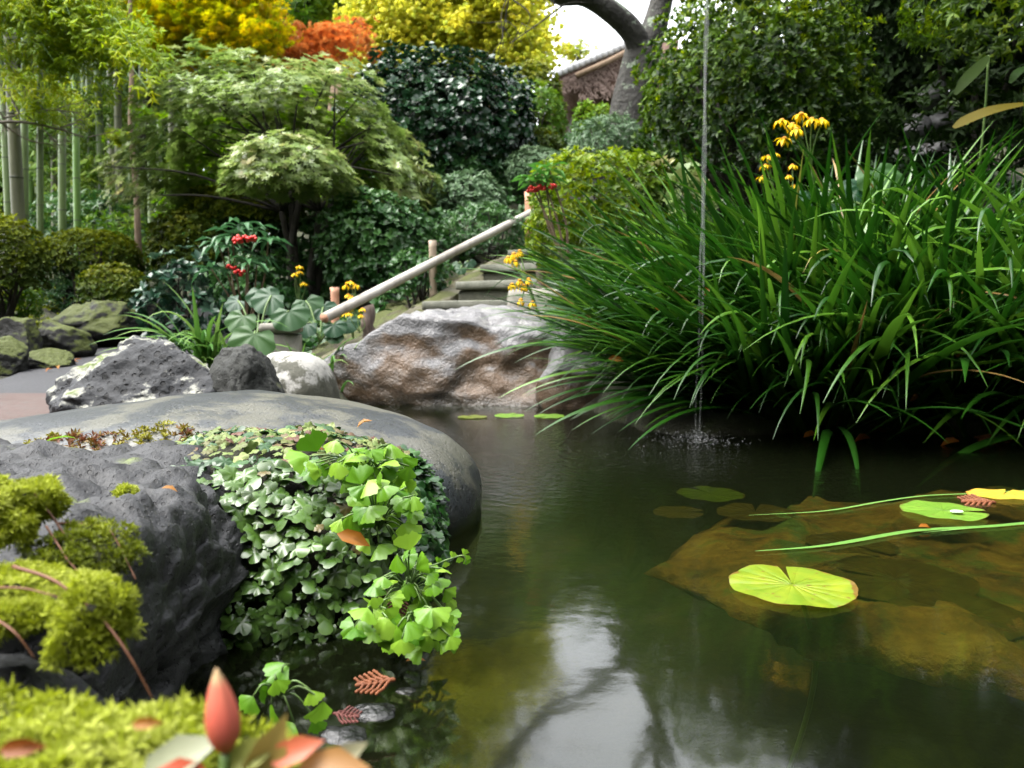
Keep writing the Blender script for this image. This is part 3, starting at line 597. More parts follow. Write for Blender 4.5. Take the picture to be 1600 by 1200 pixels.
shrub('dark_shrub', 'dark shaded undergrowth shrub behind the red berry plant', 330, 480, 395, 500, 4.5, L['azdark'], .04, OVAL, cover=1.6, zmin=-.8, depth=.6)
# maple: umbrella of drooping leaves on a fan of dark stems
def maple():
    base = at(478, 425, 4.75); base.z = min(base.z, G(base.x, base.y)); r = thing('maple', 'broad pale green dome shaped maple with thin dark stems', 'tree', base)
    def layer(px0, px1, py0, py1, Y, ry, n_, zmin, mat, leaf, depth=.22, lump=.16, keep=None):
        a = at(px0, py1, Y); b = at(px1, py0, Y); cx = (a.x + b.x) / 2; rx = (b.x - a.x) / 2; rz = (b.z - a.z) / (1 - zmin); cz = b.z - rz
        P, Nn, _ = dome_pts(n_, (cx, Y, cz), (rx, ry, rz), 2.5, lump, 3.2, depth, zmin, px0)
        if keep: ok = keep(unit((P - np.array([cx, Y, cz])) / np.array([rx, ry, rz])), P); P, Nn = P[ok], Nn[ok]
        tn = np.clip(.35 + .3 * fbm(P * 2.2, 3, 5) + rng.normal(0, .14, len(P)), 0, 1)
        A = Nn * .8 + np.array([0, -.1, .75]) + rng.normal(0, .22, P.shape)
        return whorls(MAPLE, P, A, 4, leaf, (.95, 1.65), tn, .25), P
    u1, P1 = layer(215, 642, 104, 330, 5.0, .75, 3600, .02, L['maple'], .050, keep=lambda d, P: ~((d[:, 1] < -.12) & (d[:, 2] < .60 + .22 * fbm(P * 5, 2, 4)) & (np.abs(d[:, 0]) < .78)) & (vnoise(P * 9, 3) > -.62))
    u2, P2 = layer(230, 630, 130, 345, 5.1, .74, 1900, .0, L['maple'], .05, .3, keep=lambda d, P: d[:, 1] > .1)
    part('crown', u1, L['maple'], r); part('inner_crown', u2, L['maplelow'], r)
    u3, P3 = layer(358, 548, 214, 300, 4.35, .30, 800, .15, L['maple'], .045, .3, .2); part('lower_crown', u3, L['maple'], r)
    S = []; b0 = np.array(base)
    forks = [(440, 330, 4.8), (500, 330, 4.8), (470, 300, 4.85), (455, 285, 4.9), (520, 300, 4.9)]
    for f in forks:
        j = np.array(at(*f)); q = spline([b0 + [0, 0, -.03], b0 * .5 + j * .5 + rng.normal(0, .03, 3), j], 5); S.append(tube(q, np.linspace(.038, .018, len(q)), 7))
        for z in range(11):
            e = P1[rng.integers(len(P1))] if z < 9 else P3[rng.integers(len(P3))]
            if np.linalg.norm(e - j) > 1.1: e = j + (e - j) * .75
            q = spline([j, j * .55 + e * .45 + np.array([0, 0, .06]) + rng.normal(0, .03, 3), e], 4); S.append(tube(q, np.linspace(.011, .003, len(q)), 5))
    part('trunk', join(S), BARK, r, True)
maple()
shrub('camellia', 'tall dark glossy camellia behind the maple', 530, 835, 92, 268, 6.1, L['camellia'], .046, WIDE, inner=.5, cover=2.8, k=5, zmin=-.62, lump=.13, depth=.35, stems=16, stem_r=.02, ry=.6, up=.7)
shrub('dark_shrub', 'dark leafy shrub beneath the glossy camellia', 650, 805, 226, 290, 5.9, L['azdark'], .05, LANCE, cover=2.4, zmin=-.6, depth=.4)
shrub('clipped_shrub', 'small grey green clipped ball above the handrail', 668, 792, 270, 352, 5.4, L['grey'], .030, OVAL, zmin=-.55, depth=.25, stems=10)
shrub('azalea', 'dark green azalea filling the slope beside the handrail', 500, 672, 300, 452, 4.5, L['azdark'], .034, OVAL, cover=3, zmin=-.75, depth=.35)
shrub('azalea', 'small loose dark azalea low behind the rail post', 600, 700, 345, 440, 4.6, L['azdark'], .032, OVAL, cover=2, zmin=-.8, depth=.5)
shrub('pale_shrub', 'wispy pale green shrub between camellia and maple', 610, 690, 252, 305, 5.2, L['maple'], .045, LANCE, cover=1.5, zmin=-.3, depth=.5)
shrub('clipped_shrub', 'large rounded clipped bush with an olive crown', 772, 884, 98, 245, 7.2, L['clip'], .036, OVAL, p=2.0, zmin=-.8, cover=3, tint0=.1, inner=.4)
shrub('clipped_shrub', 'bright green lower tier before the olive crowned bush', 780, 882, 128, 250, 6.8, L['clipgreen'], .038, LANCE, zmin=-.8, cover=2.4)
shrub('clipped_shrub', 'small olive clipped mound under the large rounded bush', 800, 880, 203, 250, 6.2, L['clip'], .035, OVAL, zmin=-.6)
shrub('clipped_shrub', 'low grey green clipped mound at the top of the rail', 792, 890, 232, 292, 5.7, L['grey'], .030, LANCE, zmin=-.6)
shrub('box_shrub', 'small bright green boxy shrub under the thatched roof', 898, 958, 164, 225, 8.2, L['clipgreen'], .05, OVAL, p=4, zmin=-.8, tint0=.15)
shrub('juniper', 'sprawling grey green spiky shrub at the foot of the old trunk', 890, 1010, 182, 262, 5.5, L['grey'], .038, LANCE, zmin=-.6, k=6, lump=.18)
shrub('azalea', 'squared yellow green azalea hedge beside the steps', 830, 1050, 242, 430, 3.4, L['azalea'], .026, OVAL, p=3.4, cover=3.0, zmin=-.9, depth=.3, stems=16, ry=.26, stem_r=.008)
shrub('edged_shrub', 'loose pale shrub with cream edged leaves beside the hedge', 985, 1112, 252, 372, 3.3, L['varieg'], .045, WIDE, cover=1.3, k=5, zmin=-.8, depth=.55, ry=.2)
R_ = shrub('large_azalea', 'huge rounded dark bush with yellow green leaf tips', 1000, 1335, -40, 300, 4.3, L['bigbush'], .034, t_oval(.38, .06, .15), inner=1.3, cover=2.8, k=7, tilt=(.55, 1.15), freq=4.5, p=2.1, zmin=-.62, lump=.12, depth=.4, stems=36, stem_r=.02, ry=.85, grad=.55)  # strong grad here paints a lit top into the leaf tint
shrub('dark_tree', 'dense dark shaded tree closing the view above the grass', 1300, 1760, -420, 190, 5.0, L['shade'], .05, OVAL, inner=1.0, cover=2.4, k=5, zmin=-.7, depth=.6, stems=3, ry=1.9, cat='tree', stem_r=.03, tint0=-.25)  # lowered tint adds painted shade; deep crown shaped to darken the bank
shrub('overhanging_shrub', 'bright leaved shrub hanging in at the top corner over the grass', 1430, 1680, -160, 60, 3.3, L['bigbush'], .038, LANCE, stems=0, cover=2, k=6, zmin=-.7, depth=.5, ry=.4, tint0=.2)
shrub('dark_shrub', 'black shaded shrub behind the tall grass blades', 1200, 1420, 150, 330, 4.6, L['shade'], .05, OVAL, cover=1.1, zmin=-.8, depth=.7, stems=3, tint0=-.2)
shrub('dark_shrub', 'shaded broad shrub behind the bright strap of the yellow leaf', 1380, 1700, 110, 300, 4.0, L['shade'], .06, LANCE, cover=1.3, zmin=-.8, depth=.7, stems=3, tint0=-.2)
# undergrowth covering the slope between the shrubs
n = 9000; ux = rng.uniform(-3.2, 3.5, n); uy = rng.uniform(2.9, 8.5, n); ok = (ux > -.70 - .32 * (uy - 2.6)) & ~((ux > -1.0 + .451 * (uy - 2.95)) & (ux < .75 + .451 * (uy - 2.95)) & (uy < 6.6))
P = np.stack([ux, uy, gz(ux, uy) + rng.uniform(0, .12, n)], 1)[ok]
o = single('undergrowth', None, None, whorls(OVAL, P, np.tile([0, -.3, 1.0], (len(P), 1)) + rng.normal(0, .3, P.shape), 5, .055, (.6, 1.3)), L['azdark']); o['kind'] = 'stuff'
n = 26000; ux = rng.uniform(-6.5, -1.7, n); uy = rng.uniform(2.3, 8, n); ok = ux < -1.80 - .32 * (uy - 2.6) - rng.uniform(0, .1, n); ux, uy = ux[ok], uy[ok]
P = np.stack([ux, uy, gz(ux, uy)], 1); ok = vnoise(P * 2.2) > -.35; P = P[ok]
o = single('moss_carpet', None, None, whorls(DIA, P, np.tile([0, 0, 1.0], (len(P), 1)) + rng.normal(0, .3, P.shape), 4, .022, (.3, 1.1)), L['mossdark']); o['kind'] = 'stuff'

# ------------------------------------------------------------------ rocks
MOSSROCK = rockmat('mossy_rock', [(.3, (.008, .008, .007)), (.7, (.04, .04, .036))], 7, moss=(.075, .095, .008), moss_amt=.66, bumpd=.03, lichen=(.40, .40, .36), lich_amt=.12, lscale=14)
PITROCK = rockmat('pitted_rock', [(.3, (.012, .013, .015)), (.7, (.055, .058, .065))], 8, 2.6, 60, lichen=(.36, .36, .31), lich_amt=.40, lscale=7, moss=(.10, .14, .02), moss_amt=.18, bumpd=.012)
DARKPIT = rockmat('dark_pitted_rock', [(.3, (.010, .011, .009)), (.7, (.04, .042, .035))], 10, 1.2, 130, moss=(.08, .09, .02), moss_amt=.28, bumpd=.012)
PALEROCK = rockmat('lichened_rock', [(.3, (.07, .07, .05)), (.7, (.16, .155, .12))], 6, lichen=(.38, .37, .34), lich_amt=.62, lscale=11, bumpd=.006)
BOULDER = rockmat('smooth_rock', [(.3, (.010, .013, .016)), (.5, (.026, .031, .037)), (.66, (.062, .064, .058))], 5, .25, 130, lichen=(.085, .083, .065), lich_amt=.26, lscale=5, bumpd=.004, rough=.40, fine=260, spec=.6, line=True)
LAVA = rockmat('lava_rock', [(.3, (.006, .0062, .007)), (.7, (.024, .025, .028))], 14, .5, 190, bumpd=.006, rough=.62, moss=(.12, .16, .02), moss_amt=.02, fine=160, spec=.5)
BIGROCK = rockmat('bank_rock', [(.3, (.07, .068, .072)), (.7, (.26, .255, .26))], 9, lichen=(.24, .235, .225), lich_amt=.18, lscale=16, wet=((.018, .014, .009), (.075, .045, .022), (.14, .085, .048)), bumpd=.02, rough=.4, spec=.6, line=True)
def rk(label, px0, px1, py0, py1, Y, mat, seed, ry=None, name='rock', group=None, **kw):
    a = at(px0, py1, Y); b = at(px1, py0, Y); rx = (b.x - a.x) / 2; rz = (b.z - a.z) / 2
    return single(name, label, 'rock', rock(((a.x + b.x) / 2, Y, (a.z + b.z) / 2), (rx, ry or rx * .8, rz), seed, **kw), mat, ((a.x + b.x) / 2, Y, a.z), True, group)
rk('small mossy stone cut off by the picture edge beside the path', -60, 38, 520, 600, 2.95, MOSSROCK, 3, cuts=6, fine=.03)
rk('angular dark stone with a moss cap, lowest of the bank', -10, 70, 498, 580, 3.3, MOSSROCK, 5, cuts=7, fine=.03)
rk('moss capped blocky stone in the middle of the path bank', 58, 146, 498, 570, 3.5, MOSSROCK, 8, cuts=7, fine=.03)
rk('long mossy stone dotted with white lichen under the clipped mound', 92, 226, 470, 535, 4.1, MOSSROCK, 11, cuts=6, fine=.03, p=3)
rk('far mossy stone where the path bends out of sight', 205, 262, 462, 520, 4.7, MOSSROCK, 12, cuts=6, fine=.03)
rk('low mossy lump at the kerb of the asphalt path', 40, 112, 545, 590, 3.1, MOSSROCK, 14, cuts=4, fine=.03)
rk('pitted black rock splashed with white lichen beside the path', 98, 400, 528, 690, 1.78, PITROCK, 21, ry=.17, cuts=9, amp=.12, fine=.022, sub=6, ridge=.015)
rk('dark rounded pitted rock touching the white splashed one', 335, 430, 536, 680, 1.72, DARKPIT, 22, ry=.13, amp=.10, fine=.03, cuts=6)
rk('pale round stone with lichen patches before the stone post', 398, 522, 549, 700, 2.05, PALEROCK, 23, ry=.14, amp=.05, fine=.006, p=2.5)
single('boulder', 'large pale topped boulder with a rusty wet face at the water', 'rock', rock((-.15, 3.02, .10), (.66, .48, .34), 31, p=2.3, amp=.10, freq=1.5, fine=.018, ridge=.012, sub=6, flat=[((-.1, -1, .12), .62), ((.3, -.7, .75), .78), ((-.74, 0, .67), .66), ((0, 0, 1), .72), ((.1, -.25, 1), .66)]), BIGROCK, (-.15, 3.0, 0), True)
rk('mossy brown rock half hidden by the grass at the water edge', 830, 1010, 520, 660, 2.75, BIGROCK, 33, ry=.22, cuts=5)
V, T = rock((-.75, 1.20, .010), (.69, .36, .185), 41, p=2.7, amp=.035, freq=1.1, fine=.003, sub=6); V[:, 2] -= .15 * np.maximum(0, -.45 - V[:, 0])
single('boulder', 'long smooth grey boulder with a rounded end in the pond', 'rock', (V, T), BOULDER, (-.72, 1.2, 0), True)
single('lava_rock', 'dark pitted lava block with a flat top by the moss', 'rock', rock((-.70, .64, .015), (.455, .285, .155), 53, p=6, amp=.032, freq=3.0, fine=.026, sub=7, pit=.006, taper=.08, flat=[((.75, -.45, -.55), .90), ((.8, -.7, .1), 1.2)]), LAVA, (-.64, .64, -.1), True)
single('lava_rock', 'low dark rock under the trailing roots and moss', 'rock', rock((-.345, .355, .025), (.155, .075, .13), 55, p=2.6, amp=.12, freq=1.8, fine=.02, sub=5, cuts=4), LAVA, (-.30, .35, -.1), True)
single('lava_rock', 'black wet rock in shadow beneath the lava block', 'rock', rock((-.26, .55, -.12), (.10, .14, .12), 57, p=2.6, amp=.12, freq=1.8, fine=.02, sub=5, cuts=4), LAVA, (-.24, .55, -.2), True)
for k, (px, py, s) in enumerate(((585, 1120, .020), (535, 1160, .02), (632, 1090, .013))):
    q = onz(px, py, -.005); single('wet_stone', 'wet black stone at the lapping edge below the liverwort', 'rock', rock(q, (s, s * .8, s * .45), 60 + k, amp=.15, sub=4, cuts=3), rockmat('wet_black', [(.3, (.004, .004, .004)), (.7, (.014, .014, .013))], 20, rough=.12, spec=.8) if k == 0 else bpy.data.materials['wet_black'], None, True, 'wet stones at the water edge')
# retaining stones far behind the grass
WALLR = plain('wall_stone', [(.3, (.03, .03, .03)), (.7, (.09, .09, .09))], 12, .7, .01)
for k, (lb, px, py, w, h) in enumerate((('grey angular stone highest behind the dark shrubs', 1462, 150, 60, 44), ('grey angular stone resting below the highest one', 1478, 186, 60, 46), ('grey stone between two darker stones behind the grass', 1432, 196, 40, 40), ('squat grey stone lowest in the shaded bank', 1440, 238, 90, 40))):
    rk(lb, px - w / 2, px + w / 2, py - h / 2, py + h / 2, 4.6, WALLR, 70 + k, cuts=7, name='bank_stone', sub=4)

# ------------------------------------------------------------------ steps, kerb, handrail, posts, house
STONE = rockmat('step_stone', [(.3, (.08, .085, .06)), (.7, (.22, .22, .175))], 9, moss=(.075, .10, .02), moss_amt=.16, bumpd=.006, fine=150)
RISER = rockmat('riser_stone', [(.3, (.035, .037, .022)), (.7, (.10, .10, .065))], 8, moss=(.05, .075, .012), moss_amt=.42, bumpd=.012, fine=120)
d2 = np.array([.40, .917]); e2 = np.array([.917, -.40]); p0 = np.array([-.40, 3.50])
r = thing('stone_steps', 'worn stone steps climbing behind the pale boulder', 'steps', (p0[0], p0[1], .2))
for k in range(0, 9):
    q = p0 + d2 * (.33 * k) + e2 * .52 + d2 * .20; z = .379 + .103 * k
    V, T = box((0, 0, 0), (1.04 + .06 * rng.uniform(-1, 1), .42, .16), 0, .018)
    bm = bmesh.new(); [bm.verts.new(v) for v in V]; bm.verts.ensure_lookup_table(); [bm.faces.new([bm.verts[i] for i in f]) for f in T]
    bmesh.ops.subdivide_edges(bm, edges=[e for e in bm.edges if e.calc_length() > .2], cuts=5); bmesh.ops.triangulate(bm, faces=bm.faces[:]); bm.verts.ensure_lookup_table()
    V = np.array([v.co[:] for v in bm.verts]); T = np.array([[v.index for v in f.verts] for f in bm.faces]); bm.free()
    V[:, 2] += .010 * vnoise(V[:, [0, 0, 0]] * 5 + k * 3.3) - .012 * np.maximum(0, .3 - np.abs(V[:, 0])); V[:, 1] += .012 * vnoise(V * 6 + k)
    a = math.atan2(e2[1], e2[0]); V = np.stack([V[:, 0] * math.cos(a) - V[:, 1] * math.sin(a), V[:, 0] * math.sin(a) + V[:, 1] * math.cos(a), V[:, 2]], 1)
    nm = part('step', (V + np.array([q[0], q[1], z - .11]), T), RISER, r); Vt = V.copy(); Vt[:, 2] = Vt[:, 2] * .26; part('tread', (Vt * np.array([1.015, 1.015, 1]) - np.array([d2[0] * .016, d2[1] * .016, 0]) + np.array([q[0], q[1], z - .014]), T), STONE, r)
KERB = rockmat('kerb_stone', [(.3, (.12, .11, .07)), (.7, (.24, .22, .14))], 8, moss=(.085, .095, .014), moss_amt=.36, bumpd=.008)
a, b = np.array(at(512, 566, 2.95)), np.array(at(838, 374, 4.95))
for k in range(4):
    p_, q_ = a + (b - a) * (k / 4 + .004), a + (b - a) * ((k + 1) / 4 - .004); s = np.array([.05, -.022, 0]); up = np.array([0, 0, .5])
    V = np.array([p_ - s, p_ + s, q_ + s, q_ - s, p_ - s - up, p_ + s - up, q_ + s - up, q_ - s - up]); V[:4, 2] += .006 * rng.normal(size=4)
    part('kerb', (V, np.array([(0, 1, 2), (0, 2, 3), (4, 6, 5), (4, 7, 6), (0, 4, 5), (0, 5, 1), (1, 5, 6), (1, 6, 2), (2, 6, 7), (2, 7, 3), (3, 7, 4), (3, 4, 0)])), KERB, r)
# mossy earth beside the kerb
V = []; 
for k in range(25):
    c = a + (b - a) * k / 24
    for j in range(9):
        w = -j / 8 * .34 - .045; V.append((c[0] + w, c[1] - w * .42, c[2] - .012 - .045 * (j / 8) ** .7 * 2 + .012 * rng.normal()))
T = [];
for k in range(24):
    for j in range(8): q = k * 9 + j; T += [(q, q + 9, q + 10), (q, q + 10, q + 1)]
mb = link('mossy_slope', mesh_np('mossy_slope', np.array(V), np.array(T), rockmat('mossy_soil', [(.3, (.03, .025, .012)), (.7, (.08, .06, .03))], 9, moss=(.075, .09, .012), moss_amt=.35, bumpd=.03), None, True)); mb['kind'] = 'structure'

POLE = plain('pale_pole', [(.3, (.18, .155, .13)), (.55, (.36, .33, .29)), (.75, (.44, .42, .39))], 10, .5, .001, (1, .12, .12))
CUT = plain('cut_end', [(.3, (.40, .17, .10)), (.7, (.52, .30, .20))], 40, .7, .001)
WPOST = plain('weathered_post', [(.3, (.05, .035, .028)), (.7, (.17, .13, .105))], 30, .9, .012, (1, 1, .12))
BPOST = plain('bamboo_post', [(.3, (.18, .14, .10)), (.7, (.33, .26, .19))], 14, .6, .002, (1, 1, .2))
pa, pb = at(507, 497, 3.1), at(842, 326, 4.95)
r = thing('handrail', 'pale bamboo pole handrail sloping up beside the steps', 'handrail', (pa.x, pa.y, .1))
q = np.array(pa)[None] + np.array(pb - pa)[None] * np.linspace(0, 1, 26)[:, None]; part('pole', tube(q, np.linspace(.0215, .0235, 26), 12), POLE, r, True)
part('pole_end', tube([np.array(pa) - .003 * unit(np.array(pb - pa)[None])[0], np.array(pa)], [.0205, .0205], 12), CUT, r)
def post(px, py0, py1, Y, w, mat, wob=.0):
    t_ = at(px, py0, Y); b_ = at(px, py1, Y); n_ = 9
    P = np.array([[t_.x + wob * math.sin(k * 2.1), Y + wob * math.cos(k * 1.7), b_.z + (t_.z - b_.z) * k / (n_ - 1)] for k in range(n_)])
    return tube(P, [w / F * Y / 2 * (1 + (.10 if k % 4 == 0 and wob == 0 else 0) + wob * 8 * math.sin(k * 3.3)) for k in range(n_)], 10)
o = part('post', post(575, 478, 560, 3.2, 20, WPOST, .006), WPOST, r, True); o['label'] = 'dark weathered lower post'
o = part('post', post(676, 376, 470, 3.92, 12, BPOST), BPOST, r, True); o['label'] = 'slim ringed bamboo middle post'
o = part('post', post(827, 300, 430, 4.86, 14, BPOST), CUT, r, True); o['label'] = 'reddish upper post'
r = thing('stake', 'short bamboo stake with a rusty orange cut side near the handrail', 'stake', at(523, 500, 3.45)); part('shaft', post(523, 449, 520, 3.45, 13, BPOST), CUT, r, True)
r = thing('wooden_post', 'dark rotting wooden post standing on the steps by the hedge', 'post', at(846, 480, 3.6)); part('shaft', post(846, 380, 490, 3.6, 17, WPOST, .004), WPOST, r, True)
GRAN = rockmat('granite', [(.3, (.20, .185, .15)), (.7, (.40, .38, .33))], 9, bumpd=.002, lichen=(.48, .47, .42), lich_amt=.2, fine=260)
c = at(440, 530, 3.05); w = 62 / F * 3.05; r = thing('stone_post', 'squat chamfered granite post among the round leaves', 'post', (c.x, c.y, .1))
zt = at(440, 505, 3.05).z; zc = at(440, 521, 3.05).z
part('cap', box((c.x, 3.05, (zt + zc) / 2), (w * 1.02, w * .9, zt - zc), .2, .017), GRAN, r); part('shaft', box((c.x + .006, 3.05, zc - .152), (w * .88, w * .8, .30), .2, .008), GRAN, r)
c = at(828, 464, 3.15); single('granite_block', 'rounded pale granite block at the foot of the steps', 'stone block', box((c.x + .04, 3.2, c.z - .04), (.24, .2, .15), -.25, .035), GRAN, (c.x, 3.2, c.z - .1))
# low stone course glimpsed through the bush stems
for k, (px0, px1, py, Y) in enumerate(((1120, 1300, 252, 4.9), (1110, 1290, 272, 4.7))):
    a_, b_ = at(px0, py, Y), at(px1, py - 12, Y + .2); c = (a_ + b_) / 2
    single('stone_curb', ('pale stone curb glimpsed through the bush stems, upper course', 'pale stone curb glimpsed through the bush stems, lower course')[k], 'curb', box((c.x, c.y, c.z - .05), ((b_ - a_).length, .3, .1), 0, .01), GRAN, (c.x, c.y, c.z - .1))

# thatched house
def extr(poly, Y0, Y1):
    n_ = len(poly); Vf = [at(px, py, Y0) for px, py in poly]; V = [list(v) for v in Vf] + [[v.x, Y1, v.z] for v in Vf]
    bm = bmesh.new(); vs = [bm.verts.new(v) for v in V]; bm.faces.new(vs[:n_][::-1]); bm.faces.new(vs[n_:])
    for k in range(n_): bm.faces.new((vs[k], vs[(k + 1) % n_], vs[n_ + (k + 1) % n_], vs[n_ + k]))
    bmesh.ops.triangulate(bm, faces=bm.faces[:]); bm.verts.ensure_lookup_table()
    V = np.array([v.co[:] for v in bm.verts]); T = np.array([[v.index for v in f.verts] for f in bm.faces]); bm.free(); return V, T
hb = at(940, 240, 20.5); r = thing('thatched_house', 'brown thatched roof with an arched eave beyond the old trunk', 'house', hb)
THATCH = plain('thatch', [(.3, (.05, .026, .018)), (.5, (.11, .066, .05)), (.72, (.19, .13, .105))], 3.2, .95, .05, (1, 1, .5))
part('roof', extr([(862, 122), (880, 113), (930, 92), (985, 70), (1060, 60), (1060, 150), (1000, 146), (974, 160), (964, 146), (945, 138), (925, 142), (911, 154), (898, 138)], 20, 25), THATCH, r)
st = []
for k in range(520):
    px = rng.uniform(875, 990); top = 113 - (px - 880) * .41; py = rng.uniform(top + 8, 150 if px > 905 else 136); q = at(px, py, 19.97); d_ = at(px + rng.normal(3, 6), py + rng.uniform(4, 11), 19.88)
    st.append(tube([q, d_], [.018, .008], 3, False))
part('straw', join(st), plain('straw', [(.3, (.10, .065, .05)), (.7, (.26, .19, .16))], 3, .9, 0), r, stuff=True)
TILE = plain('ridge_tile', [(.3, (.22, .22, .22)), (.7, (.42, .42, .42))], 3, .8, .01)
for k in range(14):
    q = np.array(at(868 + k * 9, 116 - k * 3.75, 19.9)); q2 = np.array(at(868 + (k + .96) * 9, 116 - (k + .96) * 3.75, 19.9)); part('tile', tube([q, q2], [.10, .092], 7), TILE, r, True)
part('pole', tube([at(900, 118, 19.8), at(950, 96, 19.8), at(988, 76, 19.8)], .07, 7), BARK2, r, True)
part('wall', extr([(895, 150), (1060, 145), (1060, 260), (895, 260)], 21.8, 24.5), plain('dark_wall', [(.3, (.03, .025, .02)), (.7, (.06, .05, .04))], 4, .9, 0), r)

# ------------------------------------------------------------------ tall grass on the far bank
def blade_mesh(th0, bend, pw, w=.019, seg=16, twist=0.):
    P = [np.zeros(3)]; th = th0
    for k in range(seg):
        s = (k + .5) / seg; th = th0 + bend * s ** pw; P.append(P[-1] + np.array([math.sin(th), 0, math.cos(th)]) / seg)
    P = np.array(P); T = unit(np.gradient(P, axis=0)); V = []
    for k in range(seg + 1):
        s = k / seg; h = w / 2 * min(1, .55 + 3 * s) * (1 - s ** 3.2) + .0004; tw = twist * s
        n_ = np.array([-T[k][2], 0, T[k][0]]); b_ = np.array([0, 1, 0]) * math.cos(tw) + n_ * math.sin(tw); n2 = np.cross(T[k], b_)
        V += [P[k] - b_ * h - n2 * h * .22, P[k] + n2 * h * .25, P[k] + b_ * h - n2 * h * .22]
    Q = []
    for k in range(seg):
        for j in range(2): a_ = k * 3 + j; Q += [(a_, a_ + 1, a_ + 4), (a_, a_ + 4, a_ + 3)]
    return np.array(V), np.array(Q)
BV = [blade_mesh(t0, b, pw, rng.uniform(.022, .034), 16, tw) for (t0, b, pw, tw) in
      ((.05, .25, 2, 0), (.1, .5, 2, .3), (.15, .7, 2, -.3), (.2, .9, 1.5, .2), (.25, .3, 2, .5), (.35, .5, 2, 0), (.3, 1.2, 1.6, .3), (.3, 1.7, 1.6, -.3), (.4, 2.0, 1.8, .2), (.2, 2.3, 2.2, -.2), (.5, 1.5, 1.4, .3), (.6, 1.7, 1.6, 0), (.15, 2.6, 3.5, .2), (.45, .9, 1.3, -.4))]
BM = [mesh_np('blade', V, T, L['blade'], None, True) for V, T in BV]
def blade_mats(n, cx, cy, sx, sy, lmin, lmax, lean, spread, zoff=0., arch=.2):
    """root, heading, length and curvature of n blades fanning out of one clump"""
    out_ = []
    for k in range(n):
        a_ = rng.uniform(0, 6.283); q = math.sqrt(rng.uniform(0, 1)); x, y = cx + sx * q * math.cos(a_), cy + sy * q * math.sin(a_)
        h = np.array([math.cos(a_) * q * spread + lean[0], math.sin(a_) * q * spread + lean[1]]) + rng.normal(0, .32, 2)
        az = math.atan2(h[1], h[0]); m_ = min(1.0, np.hypot(*h)); ar = rng.uniform() < arch; vi = int(rng.choice([6, 7, 8, 9, 10, 11, 12] if ar else [0, 1, 2, 3, 4, 5, 13, 1, 2, 4]))
        ln = rng.uniform(lmin, lmax); tilt = .2 * m_ if ar else min(.95, .06 + .72 * m_)
        M_ = Matrix.Translation((x, y, max(-.04, G(x, y)) + zoff)) @ Euler((0, 0, az)).to_matrix().to_4x4() @ Euler((rng.normal(0, .10), tilt, 0)).to_matrix().to_4x4() @ Matrix.Diagonal((ln, ln * rng.uniform(.85, 1.2), ln, 1))
        out_.append((M_, vi))
    return out_
def clump(label, n, nmass, *a, **kw):
    cx, cy = a[0], a[1]; root = thing('grass_clump', label, 'grass clump', (cx, cy, max(0, G(cx, cy))), 'tall grass clumps on the far bank'); iv = Matrix.Translation(-Vector(root.location))
    for M_, vi in blade_mats(n, *a, **kw):
        o = bpy.data.objects.new('blade', BM[vi]); COL.objects.link(o); o.parent = root; o.matrix_basis = iv @ M_
    Ls = []
    a2 = list(a); a2[4] *= .7; a2[5] *= .82
    for M_, vi in blade_mats(nmass, *a2, **kw):
        V, T = BV[vi]; Mn = np.array(M_); Ls.append((V @ Mn[:3, :3].T + Mn[:3, 3], T, np.full(len(V), rng.uniform())))
    part('blade_mass', join(Ls), L['bladet'], root, True, True)
clump('grass clump sweeping low over the rusty boulder, nearest the steps', 260, 500, .64, 2.28, .20, .20, .36, .64, (-.80, -.05), .5, arch=.14)
clump('upright grass clump behind the falling water', 250, 500, .72, 2.55, .30, .22, .48, .74, (-.50, -.05), .5, arch=.05)
clump('grass clump whose blades dip into the pond at the splash', 240, 500, .80, 2.12, .24, .10, .44, .82, (-.45, -.26), .7, arch=.30)
clump('dense grass clump over the dead leaves at the shore', 260, 500, 1.15, 2.14, .30, .13, .45, .82, (-.40, -.20), .7, arch=.28)
clump('tall grass clump below the yellow flowers', 240, 400, 1.05, 2.60, .36, .25, .58, .84, (-.25, .0), .5, arch=.05)
clump('grass clump arching in from the picture edge over the water', 260, 500, 1.62, 2.12, .34, .16, .50, .95, (-.55, -.22), .7, arch=.45)
clump('tall grass clump before the dark shaded shrubs', 220, 400, 1.60, 2.62, .40, .25, .58, .84, (-.25, .0), .5, arch=.08)
root = thing('grass_clump', 'long drooping grass leaves arching out over the water from the picture edge', 'grass clump', (1.75, 2.0, 0), 'tall grass clumps on the far bank')
for k in range(70):
    x, y = rng.uniform(.9, 1.95), rng.uniform(1.93, 2.15); ln = rng.uniform(.62, 1.0); az = math.pi + rng.normal(.25, .35); vi = int(rng.choice([6, 7, 10, 11, 3]))
    o = bpy.data.objects.new('blade', BM[vi]); COL.objects.link(o); o.parent = root
    o.matrix_basis = Matrix.Translation(-Vector(root.location)) @ Matrix.Translation((x, y, max(-.03, G(x, y)))) @ Euler((0, 0, az)).to_matrix().to_4x4() @ Euler((rng.normal(0, .1), rng.uniform(0, .25), 0)).to_matrix().to_4x4() @ Matrix.Diagonal((ln, ln * .8, ln, 1))
